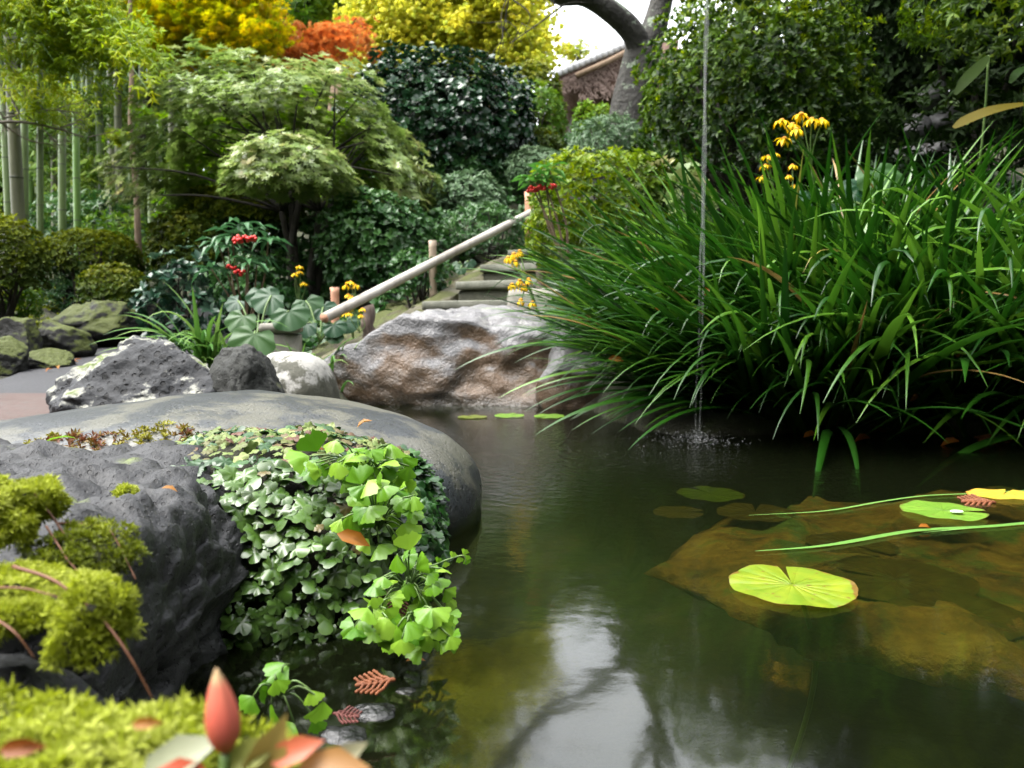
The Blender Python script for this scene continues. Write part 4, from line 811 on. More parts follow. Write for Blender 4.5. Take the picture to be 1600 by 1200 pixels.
# grass leaves lying on the pond
def flat_leaf(name, label, pts, w, mat, z=.003):
    P = spline([onz(px, py, z) for px, py in pts], 6); n_ = len(P); V = []; T = []
    for k in range(n_):
        t_ = P[min(k + 1, n_ - 1)] - P[max(k - 1, 0)]; b_ = unit(np.array([[-t_[1], t_[0], 0]]))[0]; s = k / (n_ - 1); h = w / 2 * min(1, .15 + 3 * s, .1 + 6 * (1 - s))
        V += [P[k] - b_ * h, P[k] + [0, 0, h * .2], P[k] + b_ * h]
    for k in range(n_ - 1):
        for j in range(2): a_ = k * 3 + j; T += [(a_, a_ + 1, a_ + 4), (a_, a_ + 4, a_ + 3)]
    return single(name, label, 'leaf', (np.array(V), np.array(T), np.full(len(V), rng.uniform())), mat, None, True)
PALEB = leafmat('floating_blade', (.10, .22, .05), (.14, .28, .07), (.18, .32, .10), .35, .2)
flat_leaf('grass_leaf', 'long green grass leaf afloat above the big lily pad', [(1180, 861), (1290, 852), (1400, 833), (1450, 827), (1560, 821), (1680, 808)], .011, PALEB)
flat_leaf('grass_leaf', 'thin floating grass leaf touching the small lily pad', [(1170, 805), (1290, 798), (1380, 783), (1450, 774), (1540, 770), (1700, 760)], .006, PALEB)
flat_leaf('grass_leaf', 'thin pale stalk floating beside the long green leaf', [(1440, 832), (1540, 823), (1680, 813)], .004, PALEB)

# ------------------------------------------------------------------ falling water and its splash
m, t, out = nodes('falling_water'); gl = N_(t, 'BsdfGlossy', i_Roughness=.12); tp = t.nodes.new('ShaderNodeBsdfTransparent'); df = t.nodes.new('ShaderNodeBsdfDiffuse'); df.inputs[0].default_value = (.9, .92, .94, 1)
co = t.nodes.new('ShaderNodeTexCoord').outputs['Object']; mp = t.nodes.new('ShaderNodeMapping'); mp.inputs['Scale'].default_value = (20, 20, 1); t.links.new(co, mp.inputs[0])
m1 = t.nodes.new('ShaderNodeMixShader'); m1.inputs[0].default_value = .7; t.links.new(gl.outputs[0], m1.inputs[1]); t.links.new(df.outputs[0], m1.inputs[2])
m2 = t.nodes.new('ShaderNodeMixShader'); t.links.new(ramp(t, noise(t, 1, 3, .6, mp.outputs[0]), [(.3, .025), (.7, .10)]), m2.inputs[0]); t.links.new(tp.outputs[0], m2.inputs[1]); t.links.new(m1.outputs[0], m2.inputs[2]); t.links.new(m2.outputs[0], out.inputs[0])
FALL = m
zt = 2.3; Ls = []
for dx, r0 in ((-.005, .0034), (.0045, .0040)):
    P = np.array([[IMP.x + dx * (1 - .5 * (1 - z / zt)) + .0012 * math.sin(z * 23 + dx * 900) + .004 * math.sin(z * 3.1 + dx * 200) * (1 - z / zt), IMP.y + .002 * math.sin(z * 17), z] for z in np.linspace(zt, -.005, 60)])
    Ls.append(tube(P, [r0 * (1.2 - .55 * k / 59) for k in range(60)], 6))
single('water_stream', 'thin twin thread of water falling past the big bush into the pond', 'falling water', join(Ls)[:2], FALL, (IMP.x, IMP.y, 0), True)
Ls = []; V0, T0 = ico(1)
for k in range(420):
    a_ = rng.uniform(0, 6.283); q = abs(rng.normal(0, .06)); s = rng.uniform(.0008, .0026); Ls.append((V0 * s + np.array([IMP.x + q * math.cos(a_) * 1.2, IMP.y + q * math.sin(a_), abs(rng.normal(0, .008 + .02 * math.exp(-q * 30)))]), T0))
o = single('splash', None, None, join(Ls)[:2], FALL, (IMP.x, IMP.y, 0), True); o['kind'] = 'stuff'

# ------------------------------------------------------------------ submerged slab, lily pads
SLAB = rockmat('sunk_stone', [(.3, (.04, .016, .003)), (.5, (.28, .12, .016)), (.7, (.44, .24, .05))], 13, bumpd=.02, fine=60, moss=(.10, .13, .02), moss_amt=.10)
pts = [(1012, 862), (1080, 800), (1200, 772), (1400, 762), (1640, 752), (1760, 900), (1720, 1035), (1500, 1022), (1300, 992), (1170, 945), (1090, 900)]
ring = [np.array(onz(px, py, -.03)) for px, py in pts]; cc = np.mean(ring, 0)
RG = spline(ring + [ring[0]], 12)[:-1]; RG = RG + (RG - cc) * (.10 * fbm(RG * 9, 4, 5, .6))[:, None]; V = [cc + [0, 0, -.005]]; nR = len(RG); T = []
lev = [(.15, -.004), (.3, -.006), (.45, .0), (.6, -.004), (.72, -.004), (.82, -.010), (.92, -.016), (1.0, -.032), (.93, -.045), (.7, -.07), (.3, -.12)]
cf = np.array(onz(1740, 880, -.03))
for (f, dz) in lev:
    for k in range(nR):
        c_ = cc if dz > -.04 else cf; q = c_ + (RG[k] - c_) * f; q = q + np.array([0, 0, dz + (.016 * fbm(np.array([[q[0] * 11, q[1] * 11, 0.]]), 4, 3)[0] if f < 1 else 0)]); V.append(q)
for k in range(nR): T.append((0, 1 + k, 1 + (k + 1) % nR))
for l in range(len(lev) - 1):
    for k in range(nR): a_ = 1 + l * nR + k; b_ = 1 + l * nR + (k + 1) % nR; T += [(a_, a_ + nR, b_ + nR), (a_, b_ + nR, b_)]
single('sunken_slab', 'brown stone slab lying just under the pond surface', 'rock', (np.array(V), np.array(T)), SLAB, cc - [0, 0, .3], True)
def padmat(name, c0, c1, edge):
    m, t, out = nodes(name); co = t.nodes.new('ShaderNodeTexCoord').outputs['Object']; sx = t.nodes.new('ShaderNodeSeparateXYZ'); t.links.new(co, sx.inputs[0])
    ang = mathn(t, 'ARCTAN2', sx.outputs['Y'], sx.outputs['X']); vein = mathn(t, 'ABSOLUTE', mathn(t, 'SINE', mathn(t, 'MULTIPLY', mathn(t, 'ADD', ang, mathn(t, 'MULTIPLY', noise(t, 40, 2, .5, co), .12)), 8.0)))
    c = ramp(t, noise(t, 30, 5, .6, co), [(.3, c0), (.7, c1)]); c = mixc(t, mathn(t, 'MULTIPLY', ramp(t, vein, [(0, 1.), (.12, 0.)]), .16), c, tuple(x * .5 for x in c0))
    c = mixc(t, ramp(t, noise(t, 85, 3, .6, co), [(.60, 0.), (.68, .85)]), c, edge)
    e = mathn(t, 'ADD', N_(t, 'Attribute', attribute_name='tint').outputs['Fac'], mathn(t, 'MULTIPLY', mathn(t, 'SUBTRACT', noise(t, 22, 4, .6, co), .5), 1.3))
    c = mixc(t, ramp(t, e, [(.92, 0.), (1.0, .9)]), c, edge)
    p = N_(t, 'BsdfPrincipled', i_Roughness=.3); t.links.new(c, p.inputs['Base Color']); t.links.new(bump(t, vein, .0006), p.inputs['Normal'])
    tr = t.nodes.new('ShaderNodeBsdfTranslucent'); t.links.new(c, tr.inputs['Color']); mx = t.nodes.new('ShaderNodeMixShader'); mx.inputs[0].default_value = .2
    t.links.new(p.outputs[0], mx.inputs[1]); t.links.new(tr.outputs[0], mx.inputs[2]); t.links.new(mx.outputs[0], out.inputs[0]); return m
def pad(name, label, px, py, rpx, mat, z=.004, notch=1.2, gap=.16, tilt=0., sq=1., seed=0):
    c = np.array(onz(px, py, z)); r_ = rpx / F * c[1]; V = [np.zeros(3)]; tn = [0.]; T = []; na, nr = 72, 6
    for i in range(1, nr + 1):
        for k in range(na + 1):
            th = notch + gap * (.4 + .6 * i / nr) + (6.2832 - 2 * gap * (.4 + .6 * i / nr)) * k / na; f = i / nr
            rr = r_ * f * (1 + .018 * math.sin(4 * th + seed) + .008 * math.sin(9 * th + 2 * seed) + .006 * math.sin(23 * th)); V.append([rr * math.cos(th), rr * math.sin(th) * sq, r_ * (.010 * math.sin(3 * th + seed) * f * f + .016 * math.sin(7 * th + seed) * f ** 4) + tilt * rr * math.sin(th)]); tn.append(f ** 4)
    for k in range(na): T.append((0, 1 + k, 2 + k))
    for i in range(nr - 1):
        for k in range(na): a_ = 1 + i * (na + 1) + k; T += [(a_, a_ + na + 1, a_ + na + 2), (a_, a_ + na + 2, a_ + 1)]
    return single(name, label, 'lily pad', (np.array(V) + c, np.array(T), np.array(tn)), mat, c, True)
PADY = padmat('yellow_pad', (.10, .18, .010), (.22, .26, .016), (.14, .07, .015)); PADG = padmat('green_pad', (.09, .20, .02), (.15, .27, .03), (.10, .10, .02)); PADO = padmat('sunk_pad', (.07, .10, .01), (.13, .16, .015), (.10, .06, .01)); PADB = padmat('dead_pad', (.06, .035, .008), (.12, .07, .015), (.05, .03, .01))
r = pad('lily_pad', 'large yellow green lily pad with brown flecks', 1238, 913, 98, PADY, .005, 1.40, .07, .0, 1, 1)
for k in range(1): part('stalk', tube(spline([(r.location.x + .01, r.location.y, -.003), (r.location.x + .02, r.location.y - .02, -.1), (r.location.x, r.location.y + .05, -.32)]), .003, 6), STEM, r, True)
pad('lily_pad', 'small green lily pad holding a bright water drop', 1474, 797, 62, PADG, .005, -.25, .12, 0, 1, 2)
q = onz(1495, 799, .009); single('water_drop', 'flat glinting water drop on the small green lily pad', 'drop', (ico(3)[0] * np.array([.010, .006, .002]) + np.array(q), ico(3)[1]), plain('drop_water', [(.3, (.6, .65, .7)), (.7, (.75, .78, .8))], 5, .05, 0, spec=1.0), None, True)
pad('lily_pad', 'olive lily pad just under the surface below the splash', 1110, 771, 52, PADO, -.012, 2, .1, 0, 1, 3)
pad('lily_pad', 'narrow yellowish pad floating before the rusty boulder, nearest the round boulder', 738, 651, 24, PADO, .003, 2, .1, 0, .8, 4)
pad('lily_pad', 'light green pad with a curled edge before the rusty boulder', 796, 649, 24, PADG, .004, 1, .1, .04, .8, 5)
pad('lily_pad', 'pale grey glinting pad before the rusty boulder, nearest the grass', 858, 650, 24, PADG, .004, 4, .1, .05, .8, 6)
pad('lily_pad', 'yellow dying pad floating at the picture edge', 1568, 772, 56, padmat('gold_pad', (.42, .30, .03), (.55, .40, .05), (.25, .10, .02)), .004, 1, .1, 0, .7, 7)
for k, (px, py, rp, lb) in enumerate(((1060, 800, 40, 'brown rotting pad under water beside the olive pad'), (1180, 800, 60, 'large brown rotting pad on the edge of the sunken slab'), (1400, 905, 120, 'broad dark rotting pad sunk behind the yellow green pad'), (1500, 960, 110, 'tawny rotting pad sunk at the outer rim of the slab'), (1330, 850, 70, 'faded rotting pad sunk under the long grass leaf'))):
    pad('dead_pad', lb, px, py, rp, PADB, -.016 - .004 * k, k * 1.3, .12, .05, .8, k)

# ------------------------------------------------------------------ liverwort cushion and ferns on the round boulder
def lobed(n_, amp, wav, seed):
    V = [(0, 0, 0)]; T = []; na = 24
    for i, f in enumerate((.55, 1.0)):
        for k in range(na):
            th = 6.2832 * k / na; r_ = f * (1 - amp * (1 - abs(math.cos(n_ * th / 2 + seed)) ** .5)) * (1 + .2 * math.sin(2 * th + seed)); V.append((r_ * math.cos(th), r_ * math.sin(th), wav * f * f * math.sin(n_ * th * 1.0 + seed * 2) + .12 * f - .22 * f * f * (1 if i else .3)))
    for k in range(na): T.append((0, 1 + k, 1 + (k + 1) % na))
    for k in range(na): a_, b_ = 1 + k, 1 + (k + 1) % na; T += [(a_, a_ + na, b_ + na), (a_, b_ + na, b_)]
    return np.array(V, float), np.array(T)
LT = [lobed(n_, a_, w_, s_) for n_, a_, w_, s_ in ((4, .42, .10, 0), (5, .5, .14, 1), (3, .45, .12, 2), (6, .42, .12, 3), (7, .45, .08, 4), (6, .5, .12, 5))]
TI = np.concatenate([[0], np.full(24, .05), np.full(24, 1.)])
LM = [mesh_np('thallus', V, T, L['liver'], TI, True) for V, T in LT]; LMP = [mesh_np('pale_thallus', V, T, L['liverpale'], TI, True) for V, T in LT]
CU = np.array([-.285, .90, .00]); CR = np.array([.205, .215, .172])
root = thing('liverwort_mat', 'dense cushion of dark lobed liverwort spilling over the smooth boulder', 'liverwort', (CU[0], CU[1], 0))
V, T = rock(CU, CR * .93, 5, p=2.6, amp=.04, fine=.01); part('core', (V, T), plain('peat', [(.3, (.012, .012, .006)), (.7, (.03, .03, .015))], 40, .95, .006), root, True)
def on_cushion(n_, seed):
    r2 = np.random.default_rng(seed); d = unit(r2.normal(size=(n_ * 5, 3))); d = d[(d[:, 2] > -.55) & ((d[:, 1] < .35) | (d[:, 2] > .35))]
    dd = d / ((np.abs(d) ** 2.6).sum(1, keepdims=True) ** (1 / 2.6)); P = CU + dd * CR * (1 + .06 * fbm(d * 2.5, 3, 2))[:, None]; return P, unit(dd / CR)
P, Nn = on_cushion(6000, 3)
ok = P[:, 2] > -.01; P, Nn = P[ok], Nn[ok]
keep = []; 
for i in range(len(P)):                       # even spacing, so the lobes overlap like scales
    if all(abs(P[i][0] - P[j][0]) > .0088 or np.linalg.norm(P[i] - P[j]) > .0096 for j in keep): keep.append(i)
    if len(keep) > 2100: break
P, Nn = P[keep], Nn[keep]; facing = -(Nn * unit(P - np.array([0, 0, .3]))).sum(1); order = np.argsort(-facing)
mass = []
for rank, i in enumerate(order):
    z = Vector(Nn[i] * .8 + np.array([0, -.15, .45]) + rng.normal(0, .40, 3)).normalized(); x = z.orthogonal().normalized(); y = z.cross(x); ta = rng.uniform(0, 6.28); x2 = x * math.cos(ta) + y * math.sin(ta); y2 = z.cross(x2)
    pale = P[i][2] > .13 and P[i][1] > .78 and rng.uniform() < .85; s = rng.choice([.006, .0085, .010, .012, .014]) * rng.uniform(.85, 1.15) * (.60 if pale else 1.0)
    M_ = Matrix(((x2.x * s, y2.x * s, z.x * s, P[i][0]), (x2.y * s, y2.y * s, z.y * s, P[i][1]), (x2.z * s, y2.z * s, z.z * s, P[i][2]), (0, 0, 0, 1))); vi = int(rng.integers(len(LT)))
    if rank < 300:
        o = bpy.data.objects.new('thallus', (LMP if pale else LM)[vi]); COL.objects.link(o); o.parent = root; o.matrix_basis = Matrix.Translation(-Vector(root.location)) @ M_
    else:
        Mn = np.array(M_); mass.append((LT[vi][0] @ Mn[:3, :3].T + Mn[:3, 3], LT[vi][1], np.full(len(LT[vi][0]), rng.uniform()), pale))
for pl in (0, 1):
    q = [l[:3] for l in mass if bool(l[3]) == bool(pl)]
    if q: part('thallus_mass', join(q), L['livert'] if not pl else leafmat('liverwort_pale_mass', (.13, .06, .05), (.12, .17, .05), (.22, .26, .10), .5, .15, .35), root, True, True)

def fanleaf(seed, n_=13, spread=1.15):
    r2 = np.random.default_rng(seed); V = [(0, 0, 0)]; T = []
    for f in (.55, 1.0):
        for k in range(n_):
            th = -spread + 2 * spread * k / (n_ - 1); r_ = f * (1 + ((.07 * (k % 2) + .05 * math.sin(k * 1.3 + seed)) if f == 1 else 0) - (.16 if f == 1 and k == n_ // 2 and seed % 2 else 0)); V.append((r_ * math.cos(th) * .95, r_ * math.sin(th) * .85, .10 * f * math.cos(th * 2) - .28 * f * f + .03 * math.sin(k * 1.1)))
    for k in range(n_ - 1): T += [(0, 1 + k, 2 + k), (1 + k, 1 + k + n_, 2 + k + n_), (1 + k, 2 + k + n_, 2 + k)]
    return np.array(V), np.array(T)
FM = [mesh_np('leaflet', *fanleaf(s, 13, sp), L['fern'], None, True) for s, sp in ((0, 1.0), (1, 1.2), (2, .8), (3, 1.3), (5, 1.1))]
def leaf_obj(root, name, me, P, D, N, s):
    D = Vector(D).normalized(); N = Vector(N); B = N.cross(D).normalized(); N = D.cross(B)
    o = bpy.data.objects.new(name, me); COL.objects.link(o); o.parent = root
    o.matrix_basis = Matrix.Translation(-Vector(root.location)) @ Matrix(((D.x * s, B.x * s, N.x * s, P[0]), (D.y * s, B.y * s, N.y * s, P[1]), (D.z * s, B.z * s, N.z * s, P[2]), (0, 0, 0, 1))); return o
def fern(label, px, py, Y, spots, size):
    c = at(px, py, Y); root = thing('fern', label, 'fern', c); S = []
    for (qx, qy, dY) in spots:
        e = np.array(at(qx, qy, Y + dY)); out_ = e - np.array(c); q = spline([c, np.array(c) * .5 + e * .5 + [0, -.006, .012], e], 4); S.append(tube(q, .0008, 4))
        a_ = rng.uniform(-.9, .9); leaf_obj(root, 'leaflet', FM[int(rng.integers(5))], e, (out_[0] * 5 + math.sin(a_) * .8, -.3 + rng.normal(0, .2), -.35 + rng.normal(0, .45) + out_[2] * 3), (rng.normal(0, .3), -.75, .8), size * rng.uniform(.7, 1.25))
    part('stem', join(S), STEM, root, True)
def sp(n_, cx, cy, rx, ry, Y): return [(cx + rx * math.sqrt(q) * math.cos(a_), cy + ry * math.sqrt(q) * math.sin(a_), -rng.uniform(0, .03)) for q, a_ in zip(rng.uniform(0, 1, n_), rng.uniform(0, 6.283, n_))]
fern('bright fern with fan leaflets at the top edge of the liverwort', 570, 745, .77, sp(34, 560, 725, 80, 42, 0), .019)
fern('bright fern hanging beside the brown leaf on the cushion', 590, 830, .71, sp(30, 592, 800, 62, 55, 0), .016)
fern('bright fern trailing furthest towards the dark water', 640, 925, .67, sp(44, 645, 935, 62, 78, 0), .0135)
fern('bright fern on the shoulder of the cushion beside the boulder end', 600, 740, .80, sp(22, 612, 745, 40, 45, 0), .016)
fern('dark edged fern low at the waterline below the trailing one', 650, 985, .63, sp(18, 655, 985, 50, 40, 0), .014)
fern('pale fern tuft in front of the lobed liverwort near its base', 590, 985, .64, sp(20, 585, 965, 50, 38, 0), .014)
fern('small fern with broad leaflets low above the red bud', 440, 1090, .50, [(418, 1085, -.01), (452, 1038, 0), (485, 1078, -.01), (396, 1088, -.02), (430, 1062, -.02), (505, 1095, -.01), (425, 1100, 0), (460, 1130, -.01), (490, 1120, 0)], .014)
# trailing sprig
a_ = at(650, 880, .66); P = spline([a_, at(672, 884, .66), at(700, 874, .66), at(724, 868, .66), at(728, 880, .66)], 5)
root = thing('sprig', 'thin leafy sprig reaching out over the water', 'sprig', a_); part('stem', tube(P, .0007, 5), STEM, root, True)
for k in range(9):
    i = 3 + k * 2; sgn = -1 if k % 2 else 1; leaf_obj(root, 'leaflet', FM[2], P[min(i, len(P) - 1)], (.3, -.2, .8 * sgn), (0, -1, .3), .006)

# ------------------------------------------------------------------ round leaves, strap leaves, flowers, berries
def disc(seed, wav=.06, notch=.5):
    V = [(0, 0, 0)]; T = []; na = 26
    for f in (.4, .75, 1.0):
        for k in range(na):
            th = notch + (6.2832 - 2 * notch) * k / (na - 1) + math.pi - 0; r_ = f * (1 + .05 * math.sin(7 * th + seed)); V.append((.35 * f + r_ * math.cos(th) * .8, r_ * math.sin(th), wav * f * math.sin(6 * th + seed) - .18 * f * f + .12 * f))
    for k in range(na - 1): T.append((0, 1 + k, 2 + k))
    for i in range(2):
        for k in range(na - 1): a_ = 1 + i * na + k; T += [(a_, a_ + na, a_ + na + 1), (a_, a_ + na + 1, a_ + 1)]
    return np.array(V), np.array(T)
DM = [mesh_np('round_leaf', *disc(s), L['farf'], None, True) for s in range(4)]
def farf(label, base, leaves, name='leopard_plant'):
    b = at(*base); root = thing(name, label, 'plant', b); S = []
    for (px, py, Y, s, nx, ny, nz) in leaves:
        e = np.array(at(px, py, Y)); q = spline([b, np.array(b) * .4 + e * .6 + [0, 0, .03], e], 4); S.append(tube(q, .004, 5)); leaf_obj(root, 'leaf', DM[int(rng.integers(4))], e, (nx, -.35, -.7), (nx * .3, ny - .5, nz * .7), s)
    part('stalk', join(S), STEM, root, True); return root
farf('leopard plant with one big round leaf facing the viewer', (400, 545, 3.0), [(398, 522, 2.75, .085, -.2, -1.4, .7), (380, 494, 2.9, .065, -.3, -.6, 1), (424, 462, 3.1, .075, -.5, -.6, 1), (372, 470, 3.1, .05, -.8, -.3, .8), (452, 486, 3.0, .075, .2, -.7, 1), (430, 498, 3.05, .06, .5, -.7, 1), (410, 455, 3.2, .07, .1, -.6, 1)])
farf('leopard plant between the stone post and the handrail end', (500, 535, 3.2), [(522, 507, 3.1, .05, .2, -.8, .8), (541, 502, 3.15, .05, .5, -.6, .9), (524, 521, 3.1, .04, -.2, -.7, 1), (480, 505, 3.2, .06, -.5, -.6, 1), (478, 470, 3.3, .07, .4, -.5, 1), (505, 480, 3.3, .06, .6, -.5, 1)])
farf('small round leaved plant on the mossy slope by the steps', (725, 430, 4.2), [(716, 412, 4.2, .03, -.4, -.7, 1), (733, 409, 4.2, .035, .4, -.7, 1), (720, 420, 4.15, .03, 0, -.7, 1)])
farf('round leaved plant half hidden in the tall grass', (1365, 330, 2.75), [(1368, 268, 2.7, .085, .3, -1.0, .8), (1345, 290, 2.7, .06, -.5, -.8, 1), (1265, 300, 2.9, .06, .3, -.6, 1), (1290, 320, 2.8, .06, -.4, -.6, 1)])
farf('cluster of round leaves at the foot of the drooping yellow flowers', (850, 480, 2.75), [(880, 478, 2.65, .05, .3, -.8, 1), (905, 470, 2.6, .06, .6, -.4, 1), (868, 490, 2.65, .04, -.3, -.8, 1)])
SM = [mesh_np('strap', *blade_mesh(t0, b, pw, .062, 10), L['strap'], None, True) for t0, b, pw in ((.2, 1.4, 1.2), (.4, 1.8, 1.2), (.5, 1.5, 1), (.15, 2.2, 1.6), (.3, .6, 2))]
def straps(label, px, py, Y, n_, l0, l1, az0=-3.3, az1=.2):
    b = at(px, py, Y); b.z = min(b.z, max(G(b.x, b.y), .02)); root = thing('strap_plant', label, 'plant', b)
    for k in range(n_):
        ln = rng.uniform(l0, l1); o = bpy.data.objects.new('leaf', SM[int(rng.integers(5))]); COL.objects.link(o); o.parent = root
        o.matrix_basis = Matrix.Translation(rng.normal(0, .025, 3)) @ Euler((0, 0, az0 + (az1 - az0) * (k + rng.uniform(0, 1)) / n_)).to_matrix().to_4x4() @ Matrix.Diagonal((ln, ln * .85, ln, 1))
straps('fan of bright strap leaves arching over the path edge', 318, 555, 2.95, 64, .20, .42)
straps('strap leaved tuft between the round leaves and the big fan', 355, 545, 3.0, 26, .18, .32)
straps('strap leaved tuft in the gap beside the pale round stone', 510, 562, 2.75, 20, .14, .26)
straps('strap leaved tuft hugging the stone post', 480, 560, 2.9, 16, .14, .26)

PM = mesh_np('petal', *t_oval(.42, .05, .35), FLOWER, None, True)
CEN = plain('flower_centre', [(.3, (.35, .14, .01)), (.7, (.5, .25, .02))], 60, .8, 0)
def flowers(label, base, heads, s, mid=None, droop=.6):
    b = at(*base); root = thing('yellow_flowers', label, 'flower', b, 'yellow daisy flower stems'); S = []; j = np.array(at(*mid)) if mid else None
    for (px, py, Y) in heads:
        e = np.array(at(px, py, Y)); q = spline([b, j, e] if j is not None else [b, np.array(b) * .4 + e * .6 + rng.normal(0, .01, 3), e], 5); S.append(tube(q, .0026 if s > .02 else .002, 5))
        fl = link('flower', mesh_np('flower_centre', *((ico(2)[0] * np.array([.3, .3, .22]) * s, ico(2)[1])), CEN, None, True), root, e - np.array(b))
        for k in range(9):
            a_ = k * .698 + rng.normal(0, .15); D = Vector((math.cos(a_), math.sin(a_), -droop + rng.normal(0, .25))).normalized(); B = Vector((-math.sin(a_), math.cos(a_), 0)); Nv = D.cross(B); z = s * rng.uniform(.8, 1.15)
            o = bpy.data.objects.new('petal', PM); COL.objects.link(o); o.parent = fl; o.matrix_basis = Matrix(((D.x * z, B.x * z, Nv.x * z, D.x * s * .2), (D.y * z, B.y * z, Nv.y * z, D.y * s * .2), (D.z * z, B.z * z, Nv.z * z, 0), (0, 0, 0, 1)))
    part('stem', join(S), STEM, root, True)
flowers('tall yellow daisy cluster bright before the dark bush', (1285, 400, 2.7), [(1222, 188, 2.6), (1244, 202, 2.58), (1252, 178, 2.64), (1284, 187, 2.6), (1238, 194, 2.62), (1226, 216, 2.6), (1268, 186, 2.6)], .030, (1268, 262, 2.66))
flowers('dim yellow daisies lower behind the grass tips', (1225, 390, 3.1), [(1200, 244, 3.1), (1196, 258, 3.1), (1210, 240, 3.1), (1232, 275, 3.1), (1240, 290, 3.1), (1238, 258, 3.1), (1192, 276, 3.1)], .024)
flowers('wilting orange yellow daisies before the steps, drooping over the boulder', (845, 500, 2.62), [(794, 402, 2.65), (803, 396, 2.66), (812, 392, 2.64), (806, 408, 2.65), (800, 444, 2.6), (812, 438, 2.6), (826, 436, 2.6), (818, 446, 2.6), (814, 468, 2.58), (832, 472, 2.58)], .024, (826, 448, 2.62), 1.3)
flowers('yellow daisies behind the lower end of the handrail', (552, 530, 3.35), [(541, 446, 3.3), (548, 440, 3.3), (556, 446, 3.3), (544, 460, 3.3), (550, 464, 3.28), (542, 490, 3.25), (546, 482, 3.26)], .022)
flowers('thin orange yellow daisies rising above the round leaves', (466, 480, 3.35), [(468, 416, 3.3), (460, 428, 3.3), (474, 442, 3.3), (468, 424, 3.3)], .018)
flowers('few small yellow daisies beside the dark weathered post', (562, 520, 3.1), [(566, 482, 3.08), (564, 492, 3.08), (545, 490, 3.08)], .018)
# whorled shrub with red berries by the path, and the berry shrub at the top of the rail
WM = mesh_np('leaf', *t_oval(.30, .05, .35), L['ardisia'], None, True); NM = mesh_np('leaf', *t_oval(.26, .05, .25), L['nandina'], None, True)
def berryplant(name, label, base, wh, ber, me, ls, br, k0=9, bark=BARK2):
    b = at(*base); root = thing(name, label, 'shrub', b); S = []
    for (px, py, Y) in wh:
        e = np.array(at(px, py, Y)); S.append(tube(spline([b, np.array(b) * .5 + e * .5 + rng.normal(0, .015, 3), e], 4), np.linspace(.006, .003, 9), 5))
        for k in range(k0):
            a_ = k * 6.283 / k0 + rng.normal(0, .2); leaf_obj(root, 'leaf', me, e + rng.normal(0, .006, 3), (math.cos(a_), math.sin(a_), rng.uniform(-.35, .55)), (0, 0, 1), ls * rng.uniform(.75, 1.15))
    part('stem', join(S), bark, root, True)
    V0, T0 = ico(2); Bm = mesh_np('berry', V0, T0, RED, None, True)
    for (px, py, Y, n_, w) in ber:
        e = np.array(at(px, py, Y))
        for k in range(n_):
            o = bpy.data.objects.new('berry', Bm); COL.objects.link(o); o.parent = root; s = br * rng.uniform(.8, 1.15); o.matrix_basis = Matrix.Translation(Vector(e + rng.normal(0, 1, 3) * np.array([w, w * .7, w * .55])) - b) @ Matrix.Diagonal((s, s, s, 1))
berryplant('berry_shrub', 'pale whorled shrub with red berries near the path', (385, 520, 3.75), [(376, 352, 3.65), (362, 366, 3.6), (341, 380, 3.65), (419, 378, 3.65), (388, 408, 3.55), (330, 420, 3.6), (402, 402, 3.7), (356, 384, 3.75), (398, 362, 3.7)], [(371, 375, 3.55, 16, .014), (391, 373, 3.55, 16, .014), (361, 417, 3.55, 7, .010), (377, 426, 3.55, 8, .011)], WM, .105, .0085, 10)
berryplant('berry_shrub', 'berry shrub with feathery green leaves at the top of the rail', (888, 420, 3.05), [(846, 272, 3.0), (838, 284, 2.98), (858, 264, 3.02), (852, 284, 3.0), (826, 280, 3.0)], [(832, 297, 2.97, 20, .010), (844, 293, 2.97, 14, .008), (862, 291, 2.97, 14, .007)], NM, .085, .0065, 9)
# broad leaves hanging in dark shade
def broad(label, pts, w, mat, fold=.15):
    P = spline([at(*q) for q in pts], 6); n_ = len(P); V = []; T = []
    for k in range(n_):
        t_ = unit((P[min(k + 1, n_ - 1)] - P[max(k - 1, 0)])[None])[0]; b_ = unit(np.cross(t_, [0, -.6, .8])[None])[0]; s = k / (n_ - 1); h = w / 2 * math.sin(math.pi * min(1, s * .93 + .05)) ** .7; up_ = np.cross(b_, t_)
        V += [P[k] - b_ * h + up_ * h * fold, P[k], P[k] + b_ * h + up_ * h * fold]
    for k in range(n_ - 1):
        for j in range(2): a_ = k * 3 + j; T += [(a_, a_ + 1, a_ + 4), (a_, a_ + 4, a_ + 3)]
    b = at(*pts[-1]); root = thing('broad_leaf', label, 'leaf', b); part('leaf', (np.array(V), np.array(T)), mat, root, True); part('stalk', tube(spline([b, b + Vector((.05, .1, -.3)), b + Vector((.06, .2, -.7))]), .004, 5), STEM, root, True)
broad('broad dark green leaf tilted in the shade at the right of the big bush', [(1492, 148, 2.8), (1510, 125, 2.8), (1530, 104, 2.85), (1545, 86, 2.9)], .045, L['broad'])
broad('long yellowing leaf drooping over the tall grass', [(1490, 200, 2.6), (1515, 186, 2.6), (1560, 170, 2.6), (1620, 160, 2.65)], .05, leafmat('yellowing_leaf', (.09, .075, .008), (.07, .07, .008), (.09, .06, .008), .6, .3, .15, 'rnd'))
broad('narrow green leaf nearest the top corner shrub', [(1578, 130, 2.7), (1592, 112, 2.7), (1620, 100, 2.75)], .03, L['broad'])

